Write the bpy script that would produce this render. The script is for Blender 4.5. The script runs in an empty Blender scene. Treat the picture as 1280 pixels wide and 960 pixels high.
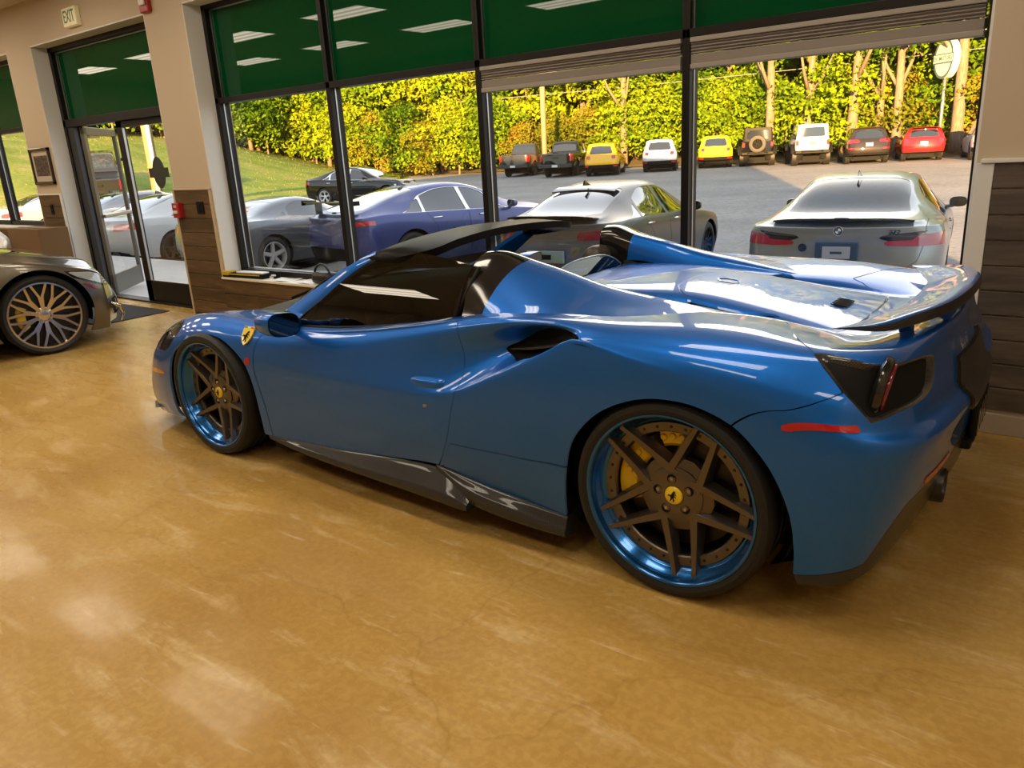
import bpy, bmesh, math, random
import numpy as np
from mathutils import Vector, Matrix, Euler

SC = bpy.context.scene
COL = SC.collection
PI = math.pi
rng = random.Random(7)

# ------------------------------------------------------------------ materials
MATS = {}
def mat(name, base=(.5, .5, .5), metallic=0., rough=.5, coat=0., coat_rough=.03, spec=.5, emit=None, emit_s=0., alpha=1., ior=1.5):
    if name in MATS: return MATS[name]
    m = bpy.data.materials.new(name); m.use_nodes = True
    b = m.node_tree.nodes['Principled BSDF']
    b.inputs['Base Color'].default_value = (*base, 1)
    b.inputs['Metallic'].default_value = metallic
    b.inputs['Roughness'].default_value = rough
    b.inputs['Coat Weight'].default_value = coat
    b.inputs['Coat Roughness'].default_value = coat_rough
    b.inputs['Specular IOR Level'].default_value = spec
    b.inputs['IOR'].default_value = ior
    if emit:
        b.inputs['Emission Color'].default_value = (*emit, 1)
        b.inputs['Emission Strength'].default_value = emit_s
    MATS[name] = m
    return m
def bsdf(m): return m.node_tree.nodes['Principled BSDF']
def nd(m, t, **kw):
    n = m.node_tree.nodes.new(t)
    for k, v in kw.items():
        if k in n.inputs: n.inputs[k].default_value = v
        else: setattr(n, k, v)
    return n
def lk(m, a, b): m.node_tree.links.new(a, b)
def ramp(m, fac, stops):
    r = nd(m, 'ShaderNodeValToRGB')
    e = r.color_ramp.elements
    while len(e) < len(stops): e.new(.5)
    for k, (p, c) in enumerate(stops):
        e[k].position = p; e[k].color = (*c, 1)
    lk(m, fac, r.inputs[0]); return r.outputs[0]
def objcoord(m, scale=(1, 1, 1), rot=(0, 0, 0)):
    tc = nd(m, 'ShaderNodeTexCoord'); mp = nd(m, 'ShaderNodeMapping')
    mp.inputs['Scale'].default_value = scale; mp.inputs['Rotation'].default_value = rot
    lk(m, tc.outputs['Object'], mp.inputs[0]); return mp.outputs[0]
def glass(name, tint=(1, 1, 1), ior=1.5, rough=0.0, solid=None, solid_fac=0., k=1.6):
    """thin pane: see-through with mirror reflections that grow at grazing angles, optionally part-mixed with a solid colour"""
    if name in MATS: return MATS[name]
    m = bpy.data.materials.new(name); m.use_nodes = True
    nt = m.node_tree; nt.nodes.clear()
    out = nd(m, 'ShaderNodeOutputMaterial'); tr = nd(m, 'ShaderNodeBsdfTransparent'); gl = nd(m, 'ShaderNodeBsdfGlossy')
    tr.inputs[0].default_value = (*tint, 1); gl.inputs['Roughness'].default_value = rough
    gl.inputs[0].default_value = (1, 1, 1, 1)
    mx = nd(m, 'ShaderNodeMixShader'); lw = nd(m, 'ShaderNodeLayerWeight'); lw.inputs['Blend'].default_value = .5
    pw = nd(m, 'ShaderNodeMath', operation='POWER'); pw.inputs[1].default_value = 4.5
    lk(m, lw.outputs['Facing'], pw.inputs[0])
    f0 = ((ior-1)/(ior+1))**2*k
    mul = nd(m, 'ShaderNodeMath', operation='MULTIPLY_ADD'); mul.inputs[1].default_value = (1-f0)*.9; mul.inputs[2].default_value = f0
    lk(m, pw.outputs[0], mul.inputs[0]); lk(m, mul.outputs[0], mx.inputs[0])
    base = tr.outputs[0]
    if solid is not None:
        df = nd(m, 'ShaderNodeBsdfDiffuse'); df.inputs[0].default_value = (*solid, 1)
        m2 = nd(m, 'ShaderNodeMixShader'); m2.inputs[0].default_value = solid_fac
        lk(m, tr.outputs[0], m2.inputs[1]); lk(m, df.outputs[0], m2.inputs[2]); base = m2.outputs[0]
    lk(m, base, mx.inputs[1]); lk(m, gl.outputs[0], mx.inputs[2]); lk(m, mx.outputs[0], out.inputs[0])
    MATS[name] = m; return m

# ------------------------------------------------------------------ objects
def link(o, parent=None):
    COL.objects.link(o)
    if parent is not None: o.parent = parent
    return o
def empty(name, loc=(0, 0, 0), rz=0., label=None, cat=None, group=None):
    o = bpy.data.objects.new(name, None); COL.objects.link(o)
    o.location = loc; o.rotation_euler = (0, 0, rz); o.empty_display_size = .1
    tag(o, label, cat, group); return o
def tag(o, label=None, cat=None, group=None, kind=None):
    if label: o['label'] = label
    if cat: o['category'] = cat
    if group: o['group'] = group
    if kind: o['kind'] = kind
    return o
def struct(o): o['kind'] = 'structure'; return o
def mesh_obj(name, V, F, m, parent=None, smooth=True, N=None, sharp=None, mats=None, fm=None):
    me = bpy.data.meshes.new(name)
    me.from_pydata([tuple(map(float, v)) for v in V], [], [tuple(map(int, f)) for f in F])
    for mm in (mats or [m]): me.materials.append(mm)
    if fm is not None: me.polygons.foreach_set('material_index', list(fm))
    if smooth: me.polygons.foreach_set('use_smooth', [True]*len(me.polygons))
    me.update()
    if N is not None and smooth:
        me.normals_split_custom_set_from_vertices([tuple(map(float, n)) for n in N])
    elif smooth and sharp: 
        try: me.set_sharp_from_angle(angle=sharp)
        except Exception: pass
    return link(bpy.data.objects.new(name, me), parent)
class MB:
    """collects shapes, then links them as ONE mesh object"""
    def __init__(s): s.V = []; s.F = []; s.M = []; s.mi = 0
    def add(s, V, F):
        b = len(s.V); s.V += [tuple(v) for v in V]; s.F += [tuple(i+b for i in f) for f in F]; s.M += [s.mi]*len(F); return s
    def box(s, x0, x1, y0, y1, z0, z1, bev=0.):
        if bev > 0:
            b = min(bev, (x1-x0)*.49, (y1-y0)*.49, (z1-z0)*.49)
            bm = bmesh.new(); bmesh.ops.create_cube(bm, size=1)
            for v in bm.verts: v.co = Vector(((x0+x1)/2+v.co.x*(x1-x0), (y0+y1)/2+v.co.y*(y1-y0), (z0+z1)/2+v.co.z*(z1-z0)))
            bmesh.ops.bevel(bm, geom=bm.edges[:], offset=b, segments=2, affect='EDGES', profile=.5)
            s.bm(bm); return s
        return s.add([(x, y, z) for x in (x0, x1) for y in (y0, y1) for z in (z0, z1)],
              [(0, 1, 3, 2), (4, 6, 7, 5), (0, 4, 5, 1), (2, 3, 7, 6), (0, 2, 6, 4), (1, 5, 7, 3)])
    def obox(s, c, ax, ay, az, bev=0.):
        """box from centre and three half-axis vectors"""
        c, ax, ay, az = map(np.array, (c, ax, ay, az)); k = len(s.V)
        t = MB(); t.box(-1, 1, -1, 1, -1, 1)
        V = [tuple(c+v[0]*ax+v[1]*ay+v[2]*az) for v in t.V]; return s.add(V, t.F)
    def bm(s, bm):
        bm.verts.ensure_lookup_table(); bm.verts.index_update()
        s.add([tuple(v.co) for v in bm.verts], [tuple(v.index for v in f.verts) for f in bm.faces]); bm.free(); return s
    def tube(s, pts, r, n=10, closed=False, caps=True):
        P = [np.array(p, float) for p in pts]; m = len(P); rs = r if hasattr(r, '__len__') else [r]*m
        up = None; V = []
        for i in range(m):
            if closed: t = P[(i+1) % m]-P[i-1]
            else: t = P[min(i+1, m-1)]-P[max(i-1, 0)]
            t = t/(np.linalg.norm(t)+1e-12)
            if up is None:
                a = np.array([0, 0, 1.]) if abs(t[2]) < .9 else np.array([1., 0, 0]); up = a-t*(a@t)
            up = up-t*(up@t); up /= np.linalg.norm(up)+1e-12; w = np.cross(t, up)
            for k in range(n):
                a = 2*PI*k/n; V.append(tuple(P[i]+rs[i]*(math.cos(a)*up+math.sin(a)*w)))
        F = []
        for i in range(m if closed else m-1):
            for k in range(n):
                a, b = i*n+k, i*n+(k+1) % n; c, d = ((i+1) % m)*n+(k+1) % n, ((i+1) % m)*n+k
                F.append((a, b, c, d))
        if caps and not closed: F.append(tuple(range(n))[::-1]); F.append(tuple((m-1)*n+k for k in range(n)))
        return s.add(V, F)
    def lathe(s, prof, n=48, axis='y', c=(0, 0, 0), closed=False, a0=0., a1=2*PI):
        """prof = [(radius, along axis)]; revolve about axis through c"""
        V = []; F = []; full = abs(a1-a0-2*PI) < 1e-6; cnt = n if full else n+1
        for r, h in prof:
            for k in range(cnt):
                a = a0+(a1-a0)*k/n; ca, sa = r*math.cos(a), r*math.sin(a)
                V.append((c[0]+ca, c[1]+h, c[2]+sa) if axis == 'y' else (c[0]+ca, c[1]+sa, c[2]+h) if axis == 'z' else (c[0]+h, c[1]+ca, c[2]+sa))
        m = len(prof)
        for i in range(m if closed else m-1):
            for k in range(n):
                k2 = (k+1) % cnt; j = (i+1) % m
                f = (i*cnt+k, i*cnt+k2, j*cnt+k2, j*cnt+k)
                F.append(f[::-1] if axis == 'y' else f)
        return s.add(V, F)
    def prism(s, poly, h0, h1, fn):
        """extrude a 2D outline between h0 and h1; fn maps (a,b,h) to a point"""
        n = len(poly); V = [fn(a, b, h0) for a, b in poly]+[fn(a, b, h1) for a, b in poly]
        F = [tuple(range(n)), tuple(range(2*n-1, n-1, -1))]+[(i, i+n, (i+1) % n+n, (i+1) % n)[::-1] for i in range(n)]
        return s.add(V, F)
    def grid(s, G, flip=False):
        """G[i][j] points"""
        G = np.asarray(G, float); a, b = G.shape[:2]
        F = [(i*b+j, (i+1)*b+j, (i+1)*b+j+1, i*b+j+1) for i in range(a-1) for j in range(b-1)]
        if flip: F = [f[::-1] for f in F]
        return s.add(G.reshape(-1, 3).tolist(), F)
    def build(s, name, m, parent=None, smooth=False, sharp=None, mats=None):
        return mesh_obj(name, s.V, s.F, m, parent, smooth, sharp=sharp, mats=mats, fm=s.M if mats else None)
    def mirror(s):
        t = MB(); t.add([(v[0], -v[1], v[2]) for v in s.V], [f[::-1] for f in s.F]); return t
def fix_normals(o):
    bm = bmesh.new(); bm.from_mesh(o.data); bmesh.ops.recalc_face_normals(bm, faces=bm.faces[:]); bm.to_mesh(o.data); bm.free(); return o
def bevel_mod(o, w, seg=2, angle=.6):
    md = o.modifiers.new('bevel', 'BEVEL'); md.width = w; md.segments = seg; md.limit_method = 'ANGLE'; md.angle_limit = angle; return o
def children(o): return [c for c in o.children]
def copy_tree(o, parent=None):
    c = o.copy(); COL.objects.link(c)
    c.parent = parent
    if parent is not None: c.matrix_parent_inverse = o.matrix_parent_inverse.copy()
    for ch in list(o.children): copy_tree(ch, c)
    return c

# ------------------------------------------------------------------ surfaces cut along curves
class Surf:
    def __init__(s, V, N, F): s.V = V; s.N = N; s.F = F
    def split(s, f):
        """cut along f = 0; f is one number per vertex.  returns (inside f<0, outside f>0)"""
        f = np.asarray(f, float).copy(); f[np.abs(f) < 1e-7] = 1e-7
        V = list(map(tuple, s.V)); N = list(map(tuple, s.N)); cut = {}; neg = []; pos = []; sg = f < 0
        for F in s.F:
            q = [sg[i] for i in F]
            if all(q): neg.append(F); continue
            if not any(q): pos.append(F); continue
            a = []; b = []
            for k in range(len(F)):
                i, j = F[k], F[(k+1) % len(F)]
                (a if sg[i] else b).append(i)
                if sg[i] != sg[j]:
                    key = (i, j) if i < j else (j, i)
                    if key not in cut:
                        t = f[key[0]]/(f[key[0]]-f[key[1]])
                        p = np.array(V[key[0]]); r = np.array(V[key[1]]); V.append(tuple(p+t*(r-p)))
                        p = np.array(N[key[0]]); r = np.array(N[key[1]]); n = p+t*(r-p); N.append(tuple(n/(np.linalg.norm(n)+1e-9)))
                        cut[key] = len(V)-1
                    a.append(cut[key]); b.append(cut[key])
            if len(a) > 2: neg.append(tuple(a))
            if len(b) > 2: pos.append(tuple(b))
        V = np.array(V); N = np.array(N)
        return Surf(V, N, neg), Surf(V, N, pos)
    def compact(s):
        used = sorted({i for F in s.F for i in F}); mp = {u: k for k, u in enumerate(used)}
        return Surf(s.V[used], s.N[used], [tuple(mp[i] for i in F) for F in s.F])
    def mirrored(s): return Surf(s.V*[1, -1, 1], s.N*[1, -1, 1], [f[::-1] for f in s.F])
    def joined(s, o):
        k = len(s.V); return Surf(np.vstack([s.V, o.V]), np.vstack([s.N, o.N]), s.F+[tuple(i+k for i in f) for f in o.F])
    def lip(s, d):
        """turn open borders inwards by d so the sheet shows a thickness"""
        e = {}
        for F in s.F:
            for k in range(len(F)):
                i, j = F[k], F[(k+1) % len(F)]
                if (j, i) in e: del e[(j, i)]
                else: e[(i, j)] = 1
        V = s.V.tolist(); N = s.N.tolist(); F = list(s.F); mp = {}
        def dup(i, q):
            if (i, q) not in mp:
                n = s.N[i]; p = s.V[i]-n*(d if q else 0); V.append(p.tolist()); N.append(n.tolist()); mp[(i, q)] = len(V)-1
            return mp[(i, q)]
        for (i, j) in e:
            a, b, c, g = dup(i, 0), dup(i, 1), dup(j, 1), dup(j, 0); F.append((a, b, c, g))
        return Surf(np.array(V), np.array(N), F)
    def obj(s, name, m, parent=None, lip=0.):
        q = s.compact()
        if lip: q = q.lip(lip)
        return mesh_obj(name, q.V, q.F, m, parent, True, N=q.N)
def poly_sdf(P, poly):
    """signed distance (negative inside) of 2D points P to a closed outline"""
    P = np.asarray(P, float); A = np.asarray(poly, float); B = np.roll(A, -1, 0)
    d = np.full(len(P), 1e9); ins = np.zeros(len(P), bool)
    for a, b in zip(A, B):
        e = b-a; w = P-a; t = np.clip((w@e)/(e@e+1e-12), 0, 1); q = w-t[:, None]*e
        d = np.minimum(d, np.hypot(q[:, 0], q[:, 1]))
        c = (a[1] > P[:, 1]) != (b[1] > P[:, 1])
        with np.errstate(divide='ignore', invalid='ignore'):
            xx = (b[0]-a[0])*(P[:, 1]-a[1])/(b[1]-a[1]+1e-15)+a[0]
        ins ^= c & (P[:, 0] < xx)
    return np.where(ins, -d, d)
def smooth_poly(pts, n=6):
    """closed Catmull-Rom through the outline"""
    P = [np.array(p, float) for p in pts]; m = len(P); out = []
    for i in range(m):
        a, b, c, d = P[i-1], P[i], P[(i+1) % m], P[(i+2) % m]
        for k in range(n):
            t = k/n; out.append(tuple(.5*(2*b+(c-a)*t+(2*a-5*b+4*c-d)*t*t+(3*b-a-3*c+d)*t**3)))
    return out
def curve_pts(pts, n=6):
    P = [np.array(p, float) for p in pts]; P = [2*P[0]-P[1]]+P+[2*P[-1]-P[-2]]; out = []
    for i in range(1, len(P)-2):
        a, b, c, d = P[i-1:i+3]
        for k in range(n):
            t = k/n; out.append(.5*(2*b+(c-a)*t+(2*a-5*b+4*c-d)*t*t+(3*b-a-3*c+d)*t**3))
    out.append(P[-2]); return out
def bspline_mat(n, sub, e0='free', e1='free'):
    """rows evaluate a uniform cubic B-spline with n controls at (n-1)*sub+1 places; ends free, or symmetric / antisymmetric about a mirror plane"""
    def ext(i):
        r = np.zeros(n)
        if i < 0:
            if e0 == 'free': r[0] = 2; r[1] = -1
            else: r[1] = 1 if e0 == 'sym' else -1
        elif i >= n:
            if e1 == 'free': r[n-1] = 2; r[n-2] = -1
            else: r[n-2] = 1 if e1 == 'sym' else -1
        else: r[i] = 1
        return r
    rows = []
    for i in range(n):
        for k in range(sub if i < n-1 else 1):
            t = k/sub; w = ((1-t)**3/6, (3*t**3-6*t*t+4)/6, (-3*t**3+3*t*t+3*t+1)/6, t**3/6)
            rows.append(sum(w[q]*ext(i-1+q) for q in range(4)))
    return np.array(rows)
def net_surface(P, su, sv, it=2, ends=('free', 'free', 'free', 'free')):
    """smooth sheet (nearly) through the control net P[i][j]; ends = (u0, u1, v0, v1), 'mir' where the car's mirror plane y=0 is met"""
    P = np.asarray(P, float); nu, nv = P.shape[:2]; out = []
    for c in range(3):
        e = ['free' if q == 'free' else ('anti' if c == 1 else 'sym') for q in ends]
        A1, B1 = bspline_mat(nu, 1, *e[:2]), bspline_mat(nv, 1, *e[2:]); D = P[:, :, c].copy()
        for _ in range(it): D = D+(P[:, :, c]-A1@D@B1.T)
        out.append(bspline_mat(nu, su, *e[:2])@D@bspline_mat(nv, sv, *e[2:]).T)
    return np.stack(out, -1)
def grid_normals(G):
    du = np.gradient(G, axis=0); dv = np.gradient(G, axis=1); n = np.cross(du, dv)
    return n/(np.linalg.norm(n, axis=2, keepdims=True)+1e-12)
def grid_surf(G, flip=False):
    N = grid_normals(G); a, b = G.shape[:2]
    I = np.arange(a*b).reshape(a, b)
    Q = np.stack([I[:-1, :-1], I[1:, :-1], I[1:, 1:], I[:-1, 1:]], -1).reshape(-1, 4)
    if flip: Q = Q[:, ::-1]; N = -N
    return Surf(G.reshape(-1, 3), N.reshape(-1, 3), [tuple(q) for q in Q.tolist()])
# ------------------------------------------------------------------ camera
cam_d = bpy.data.cameras.new('camera'); cam_d.sensor_width = 36.0; cam_d.lens = 36.0*958.842/1280; cam_d.clip_start = .02; cam_d.clip_end = 400
cam = bpy.data.objects.new('camera', cam_d); COL.objects.link(cam); SC.camera = cam
_R = Matrix(((-0.796629, -0.602086, -0.053619), (-0.135472, 0.264282, -0.954883), (0.589093, -0.753424, -0.292100)))
_M = Matrix((_R[0], -_R[1], -_R[2])).transposed().to_4x4(); _M.translation = (-1.058941, 3.094168, 1.506393); cam.matrix_world = _M
CAR_RZ = 0.016233
SC.view_settings.view_transform = 'Standard'; SC.view_settings.look = 'None'; SC.view_settings.gamma = 1.0
try: SC.view_settings.use_curve_mapping = False
except Exception: pass
SC.cycles.max_bounces = 8; SC.cycles.diffuse_bounces = 3; SC.cycles.glossy_bounces = 5; SC.cycles.transparent_max_bounces = 24
SC.cycles.transmission_bounces = 6
SC.cycles.caustics_reflective = False; SC.cycles.caustics_refractive = False
SC.cycles.sample_clamp_indirect = 6.0
try:
    SC.cycles.use_denoising = True
except Exception: pass
# ------------------------------------------------------------------ materials of the place
def m_paint(name, base, metallic=.75, rough=.32, coat=1.0):
    m = mat(name, base, metallic, rough, coat, .015, spec=.0 if metallic < .5 else .3)
    return m
M_BLUE = m_paint('sapphire_metallic_paint', (.0, .126, .56), .66, .41); bsdf(M_BLUE).inputs['Coat IOR'].default_value = 1.46
def carbon(name, a=(.012, .012, .013), b=(.045, .044, .042), sc=260., coat=1.):
    m = mat(name, a, .0, .4, coat*.45, .04, spec=.2)
    co = objcoord(m, (sc, sc, sc)); ck = nd(m, 'ShaderNodeTexChecker', Scale=1.0); lk(m, co, ck.inputs[0])
    ck.inputs[1].default_value = (*a, 1); ck.inputs[2].default_value = (*b, 1)
    lk(m, ck.outputs[0], bsdf(m).inputs['Base Color']); return m
M_CARBON = carbon('carbon_weave')
M_GLOSSCARBON = carbon('lacquered_carbon', (.010, .010, .011), (.05, .047, .044), 230., 2.2)
M_GLOSSBLACK = mat('gloss_black', (.008, .008, .009), 0, .12, .6, .02)
M_TRIM = mat('satin_black_trim', (.011, .0105, .010), 0, .42, spec=.07)
M_BLACK = mat('matte_black', (.006, .006, .006), 0, .8, spec=.2)
M_RUBBER = mat('tyre_rubber', (.013, .013, .013), 0, .55, spec=.35)
M_GUN = mat('satin_gunmetal', (.15, .13, .112), .85, .30)
M_DARKMETAL = mat('dark_metal', (.05, .05, .05), .9, .4)
M_STEEL = mat('brushed_steel', (.42, .41, .40), 1., .3)
M_CHROME = mat('chrome', (.8, .8, .8), 1., .06)
M_YELLOW = mat('caliper_yellow', (.78, .50, .006), 0, .3, .5)
M_BADGEY = mat('badge_yellow', (.85, .60, .015), 0, .3, .6)
M_BLUELIP = mat('anodised_blue', (.01, .12, .40), .8, .2, .7)
M_RED = mat('red_lens', (.45, .006, .01), 0, .12, 1.)
M_REDDARK = mat('smoked_red_lens', (.16, .006, .02), 0, .1, 1.)
M_LEATHER = mat('black_leather', (.014, .013, .012), 0, .5)
M_TINT = glass('dark_tinted_glass', (.045, .06, .055), 1.5, 0, None)
M_CLEAR = glass('clear_glass', (.93, .96, .95), 1.5)
M_SCREEN = glass('windscreen_glass', (.55, .62, .60), 1.5, k=.8)
M_WHITEPLASTIC = mat('white_plastic', (.75, .74, .70), 0, .4)
M_AMBER = mat('amber_lens', (.55, .16, .01), 0, .15, 1.)

# ------------------------------------------------------------------ lettering
def text_mesh(s, size, depth=.0, bold=False, shear=0.):
    cu = bpy.data.curves.new('lettering', 'FONT'); cu.body = s; cu.size = size; cu.extrude = depth; cu.align_x = 'CENTER'; cu.align_y = 'CENTER'; cu.shear = shear
    if bold: cu.offset = size*.012
    cu.resolution_u = 3
    o = bpy.data.objects.new('lettering', cu); COL.objects.link(o)
    dg = bpy.context.evaluated_depsgraph_get(); me = bpy.data.meshes.new_from_object(o.evaluated_get(dg))
    V = [tuple(v.co) for v in me.vertices]; F = [tuple(p.vertices) for p in me.polygons]
    bpy.data.objects.remove(o); bpy.data.curves.remove(cu); bpy.data.meshes.remove(me)
    return V, F
def frame(p, right, up):
    """4x4 with x = right, y = up, z = right x up, at p"""
    r = Vector(right).normalized(); u = Vector(up); u = (u-r*u.dot(r)).normalized(); n = r.cross(u)
    M = Matrix((r, u, n)).transposed().to_4x4(); M.translation = Vector(p); return M
def put(V, M): return [tuple(M @ Vector(v)) for v in V]
def text_obj(name, s, size, M, m, parent=None, depth=.001, bold=False, shear=0., sx=1.):
    V, F = text_mesh(s, size, depth, bold, shear); V = [(v[0]*sx, v[1], v[2]) for v in V]
    return mesh_obj(name, put(V, M), F, m, parent, False)
def flat_obj(name, poly, h, M, m, parent=None):
    """an outline in the frame's x,y raised by h"""
    b = MB(); b.prism(poly, 0, h, lambda a, c, z: tuple(M @ Vector((a, c, z)))); return b.build(name, m, parent)
def circle(r, n=32, c=(0, 0), sy=1.): return [(c[0]+r*math.cos(2*PI*k/n), c[1]+sy*r*math.sin(2*PI*k/n)) for k in range(n)]
HORSE = [(-.10,-.50),(-.02,-.50),(-.04,-.36),(.00,-.22),(.06,-.20),(.10,-.34),(.22,-.46),(.30,-.44),(.22,-.34),(.18,-.16),(.22,-.04),(.34,.02),(.44,-.06),(.46,.06),(.36,.14),
         (.24,.10),(.14,.12),(.10,.24),(.02,.34),(-.04,.46),(-.14,.50),(-.28,.36),(-.24,.30),(-.12,.34),(-.12,.24),(-.26,.22),(-.34,.10),(-.28,.08),(-.22,.16),(-.12,.14),(-.14,.04),(-.28,-.02),(-.30,-.14),(-.24,-.12),(-.22,-.06),(-.08,-.04),(-.12,-.20),(-.16,-.34)]
# ================================================================== the blue sports car (car frame: x forward from rear axle, y left, z up)
# control net: station -> belts (y, z) from the bottom edge up to the centre line
FB = [
 (-.42, [(.945,.175),(.962,.35),(.965,.53),(.955,.68),(.945,.732),(.930,.776),(.908,.813),(.875,.848),(.810,.880),(.68,.880),(.46,.852),(.38,.838),(.30,.842),(0,.848)]),
 (-.20, [(.950,.20),(.972,.38),(.976,.57),(.970,.73),(.962,.783),(.948,.825),(.926,.853),(.893,.877),(.828,.900),(.69,.909),(.44,.885),(.37,.858),(.29,.873),(0,.878)]),
 (0.00, [(.950,.20),(.972,.40),(.978,.62),(.972,.78),(.963,.823),(.949,.853),(.927,.875),(.895,.892),(.832,.909),(.70,.918),(.43,.897),(.365,.872),(.285,.901),(0,.906)]),
 (0.18, [(.945,.19),(.970,.41),(.977,.65),(.966,.82),(.956,.848),(.943,.869),(.925,.885),(.897,.899),(.845,.912),(.72,.916),(.44,.908),(.36,.892),(.28,.925),(0,.930)]),
 (0.345,[(.938,.18),(.968,.41),(.974,.66),(.948,.858),(.938,.869),(.927,.880),(.914,.890),(.895,.902),(.850,.913),(.74,.915),(.44,.918),(.36,.922),(.28,.938),(0,.944)]),
 (0.46, [(.932,.19),(.965,.40),(.970,.62),(.950,.815),(.915,.832),(.875,.852),(.868,.875),(.897,.905),(.855,.918),(.77,.917),(.43,.922),(.36,.928),(.28,.940),(0,.946)]),
 (0.58, [(.930,.20),(.962,.38),(.966,.58),(.952,.755),(.905,.778),(.830,.805),(.825,.845),(.895,.896),(.857,.914),(.79,.915),(.42,.924),(.36,.930),(.28,.940),(0,.945)]),
 (0.72, [(.930,.215),(.957,.37),(.960,.54),(.952,.685),(.915,.71),(.855,.755),(.845,.815),(.890,.878),(.857,.903),(.80,.907),(.41,.925),(.36,.930),(.28,.936),(0,.940)]),
 (0.88, [(.930,.235),(.952,.365),(.956,.50),(.951,.608),(.930,.635),(.888,.700),(.876,.780),(.887,.850),(.857,.882),(.80,.890),(.40,.915),(.36,.92),(.28,.922),(0,.925)]),
 (1.04, [(.930,.262),(.949,.365),(.954,.47),(.949,.565),(.937,.595),(.905,.668),(.888,.755),(.884,.820),(.855,.852),(.80,.862),(.40,.86),(.36,.86),(.28,.86),(0,.86)]),
 (1.25, [(.929,.248),(.944,.35),(.949,.45),(.945,.545),(.937,.585),(.915,.650),(.896,.725),(.880,.785),(.853,.814),(.80,.826),(.40,.82),(.36,.82),(.28,.82),(0,.82)]),
 (1.60, [(.927,.215),(.937,.33),(.942,.43),(.939,.525),(.933,.575),(.918,.630),(.902,.685),(.880,.733),(.850,.761),(.80,.776),(.42,.80),(.36,.80),(.28,.80),(0,.80)]),
 (1.90, [(.926,.195),(.932,.31),(.936,.42),(.934,.52),(.929,.575),(.917,.628),(.901,.676),(.878,.715),(.848,.737),(.79,.750),(.47,.80),(.38,.81),(.26,.825),(0,.84)]),
 (2.15, [(.928,.185),(.934,.30),(.937,.42),(.936,.52),(.932,.580),(.921,.635),(.904,.680),(.877,.716),(.838,.738),(.76,.750),(.47,.795),(.36,.805),(.24,.815),(0,.825)]),
 (2.40, [(.932,.18),(.944,.30),(.948,.42),(.947,.53),(.943,.590),(.930,.642),(.909,.685),(.874,.722),(.820,.744),(.70,.748),(.46,.768),(.35,.775),(.23,.783),(0,.793)]),
 (2.65, [(.935,.17),(.950,.30),(.955,.43),(.954,.54),(.949,.598),(.937,.650),(.914,.695),(.874,.732),(.810,.754),(.66,.742),(.45,.718),(.34,.716),(.22,.722),(0,.735)]),
 (2.90, [(.930,.16),(.944,.29),(.947,.41),(.944,.52),(.938,.575),(.923,.625),(.899,.668),(.858,.703),(.790,.727),(.64,.712),(.43,.665),(.33,.656),(.21,.66),(0,.670)]),
 (3.15, [(.912,.14),(.928,.25),(.925,.37),(.911,.47),(.900,.520),(.883,.564),(.858,.604),(.817,.638),(.750,.660),(.61,.648),(.42,.606),(.32,.597),(.21,.60),(0,.608)]),
 (3.36, [(.855,.12),(.872,.22),(.864,.33),(.845,.425),(.832,.466),(.812,.503),(.785,.536),(.745,.566),(.682,.586),(.56,.580),(.40,.555),(.30,.546),(.20,.546),(0,.550)]),
]
FTAIL = [
 [(-.74,0,.33),(-.76,0,.45),(-.775,0,.55),(-.785,0,.622),(-.765,0,.658),(-.76,0,.705),(-.738,0,.75),(-.715,0,.80),(-.702,0,.845),(-.69,0,.870),(-.66,0,.866),(-.63,0,.862),(-.60,0,.86),(-.56,0,.858)],
 [(-.72,.34,.33),(-.745,.345,.44),(-.755,.35,.55),(-.768,.352,.634),(-.735,.35,.666),(-.72,.345,.715),(-.707,.34,.76),(-.695,.335,.81),(-.686,.33,.856),(-.672,.32,.881),(-.645,.26,.876),(-.62,.19,.870),(-.60,.11,.866),(-.545,0,.858)],
 [(-.655,.70,.26),(-.70,.71,.41),(-.722,.715,.55),(-.735,.722,.648),(-.702,.708,.680),(-.690,.70,.73),(-.674,.69,.775),(-.657,.675,.822),(-.640,.65,.866),(-.615,.61,.885),(-.58,.42,.876),(-.57,.33,.866),(-.555,.25,.862),(-.53,0,.855)],
 [(-.575,.885,.20),(-.59,.91,.36),(-.605,.915,.53),(-.612,.910,.645),(-.594,.893,.678),(-.587,.875,.732),(-.58,.855,.776),(-.574,.828,.825),(-.567,.778,.882),(-.545,.62,.884),(-.52,.45,.865),(-.51,.37,.850),(-.50,.29,.848),(-.49,0,.849)],
]
FNOSE = [
 [(3.50,.76,.10),(3.535,.775,.20),(3.535,.765,.30),(3.525,.745,.38),(3.52,.73,.415),(3.51,.71,.447),(3.50,.685,.475),(3.485,.65,.50),(3.47,.595,.518),(3.46,.50,.52),(3.465,.37,.503),(3.47,.28,.496),(3.475,.18,.495),(3.49,0,.497)],
 [(3.63,.46,.09),(3.68,.47,.19),(3.685,.465,.28),(3.675,.455,.345),(3.665,.45,.375),(3.65,.44,.40),(3.63,.425,.425),(3.605,.405,.445),(3.58,.38,.46),(3.565,.33,.465),(3.565,.25,.46),(3.57,.18,.455),(3.575,.12,.455),(3.58,0,.455)],
 [(3.70,0,.09),(3.76,0,.19),(3.765,0,.27),(3.755,0,.32),(3.745,0,.345),(3.73,0,.365),(3.71,0,.385),(3.69,0,.40),(3.67,0,.412),(3.655,0,.42),(3.65,0,.422),(3.647,0,.424),(3.643,0,.425),(3.64,0,.426)],
]
def ferrari_grid(su=10, sv=9):
    net = [r for r in FTAIL]+[[(x, y, z) for y, z in r] for x, r in FB]+[r for r in FNOSE]
    return net_surface(net, su, sv, 2, ('mir', 'mir', 'free', 'mir'))
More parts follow.
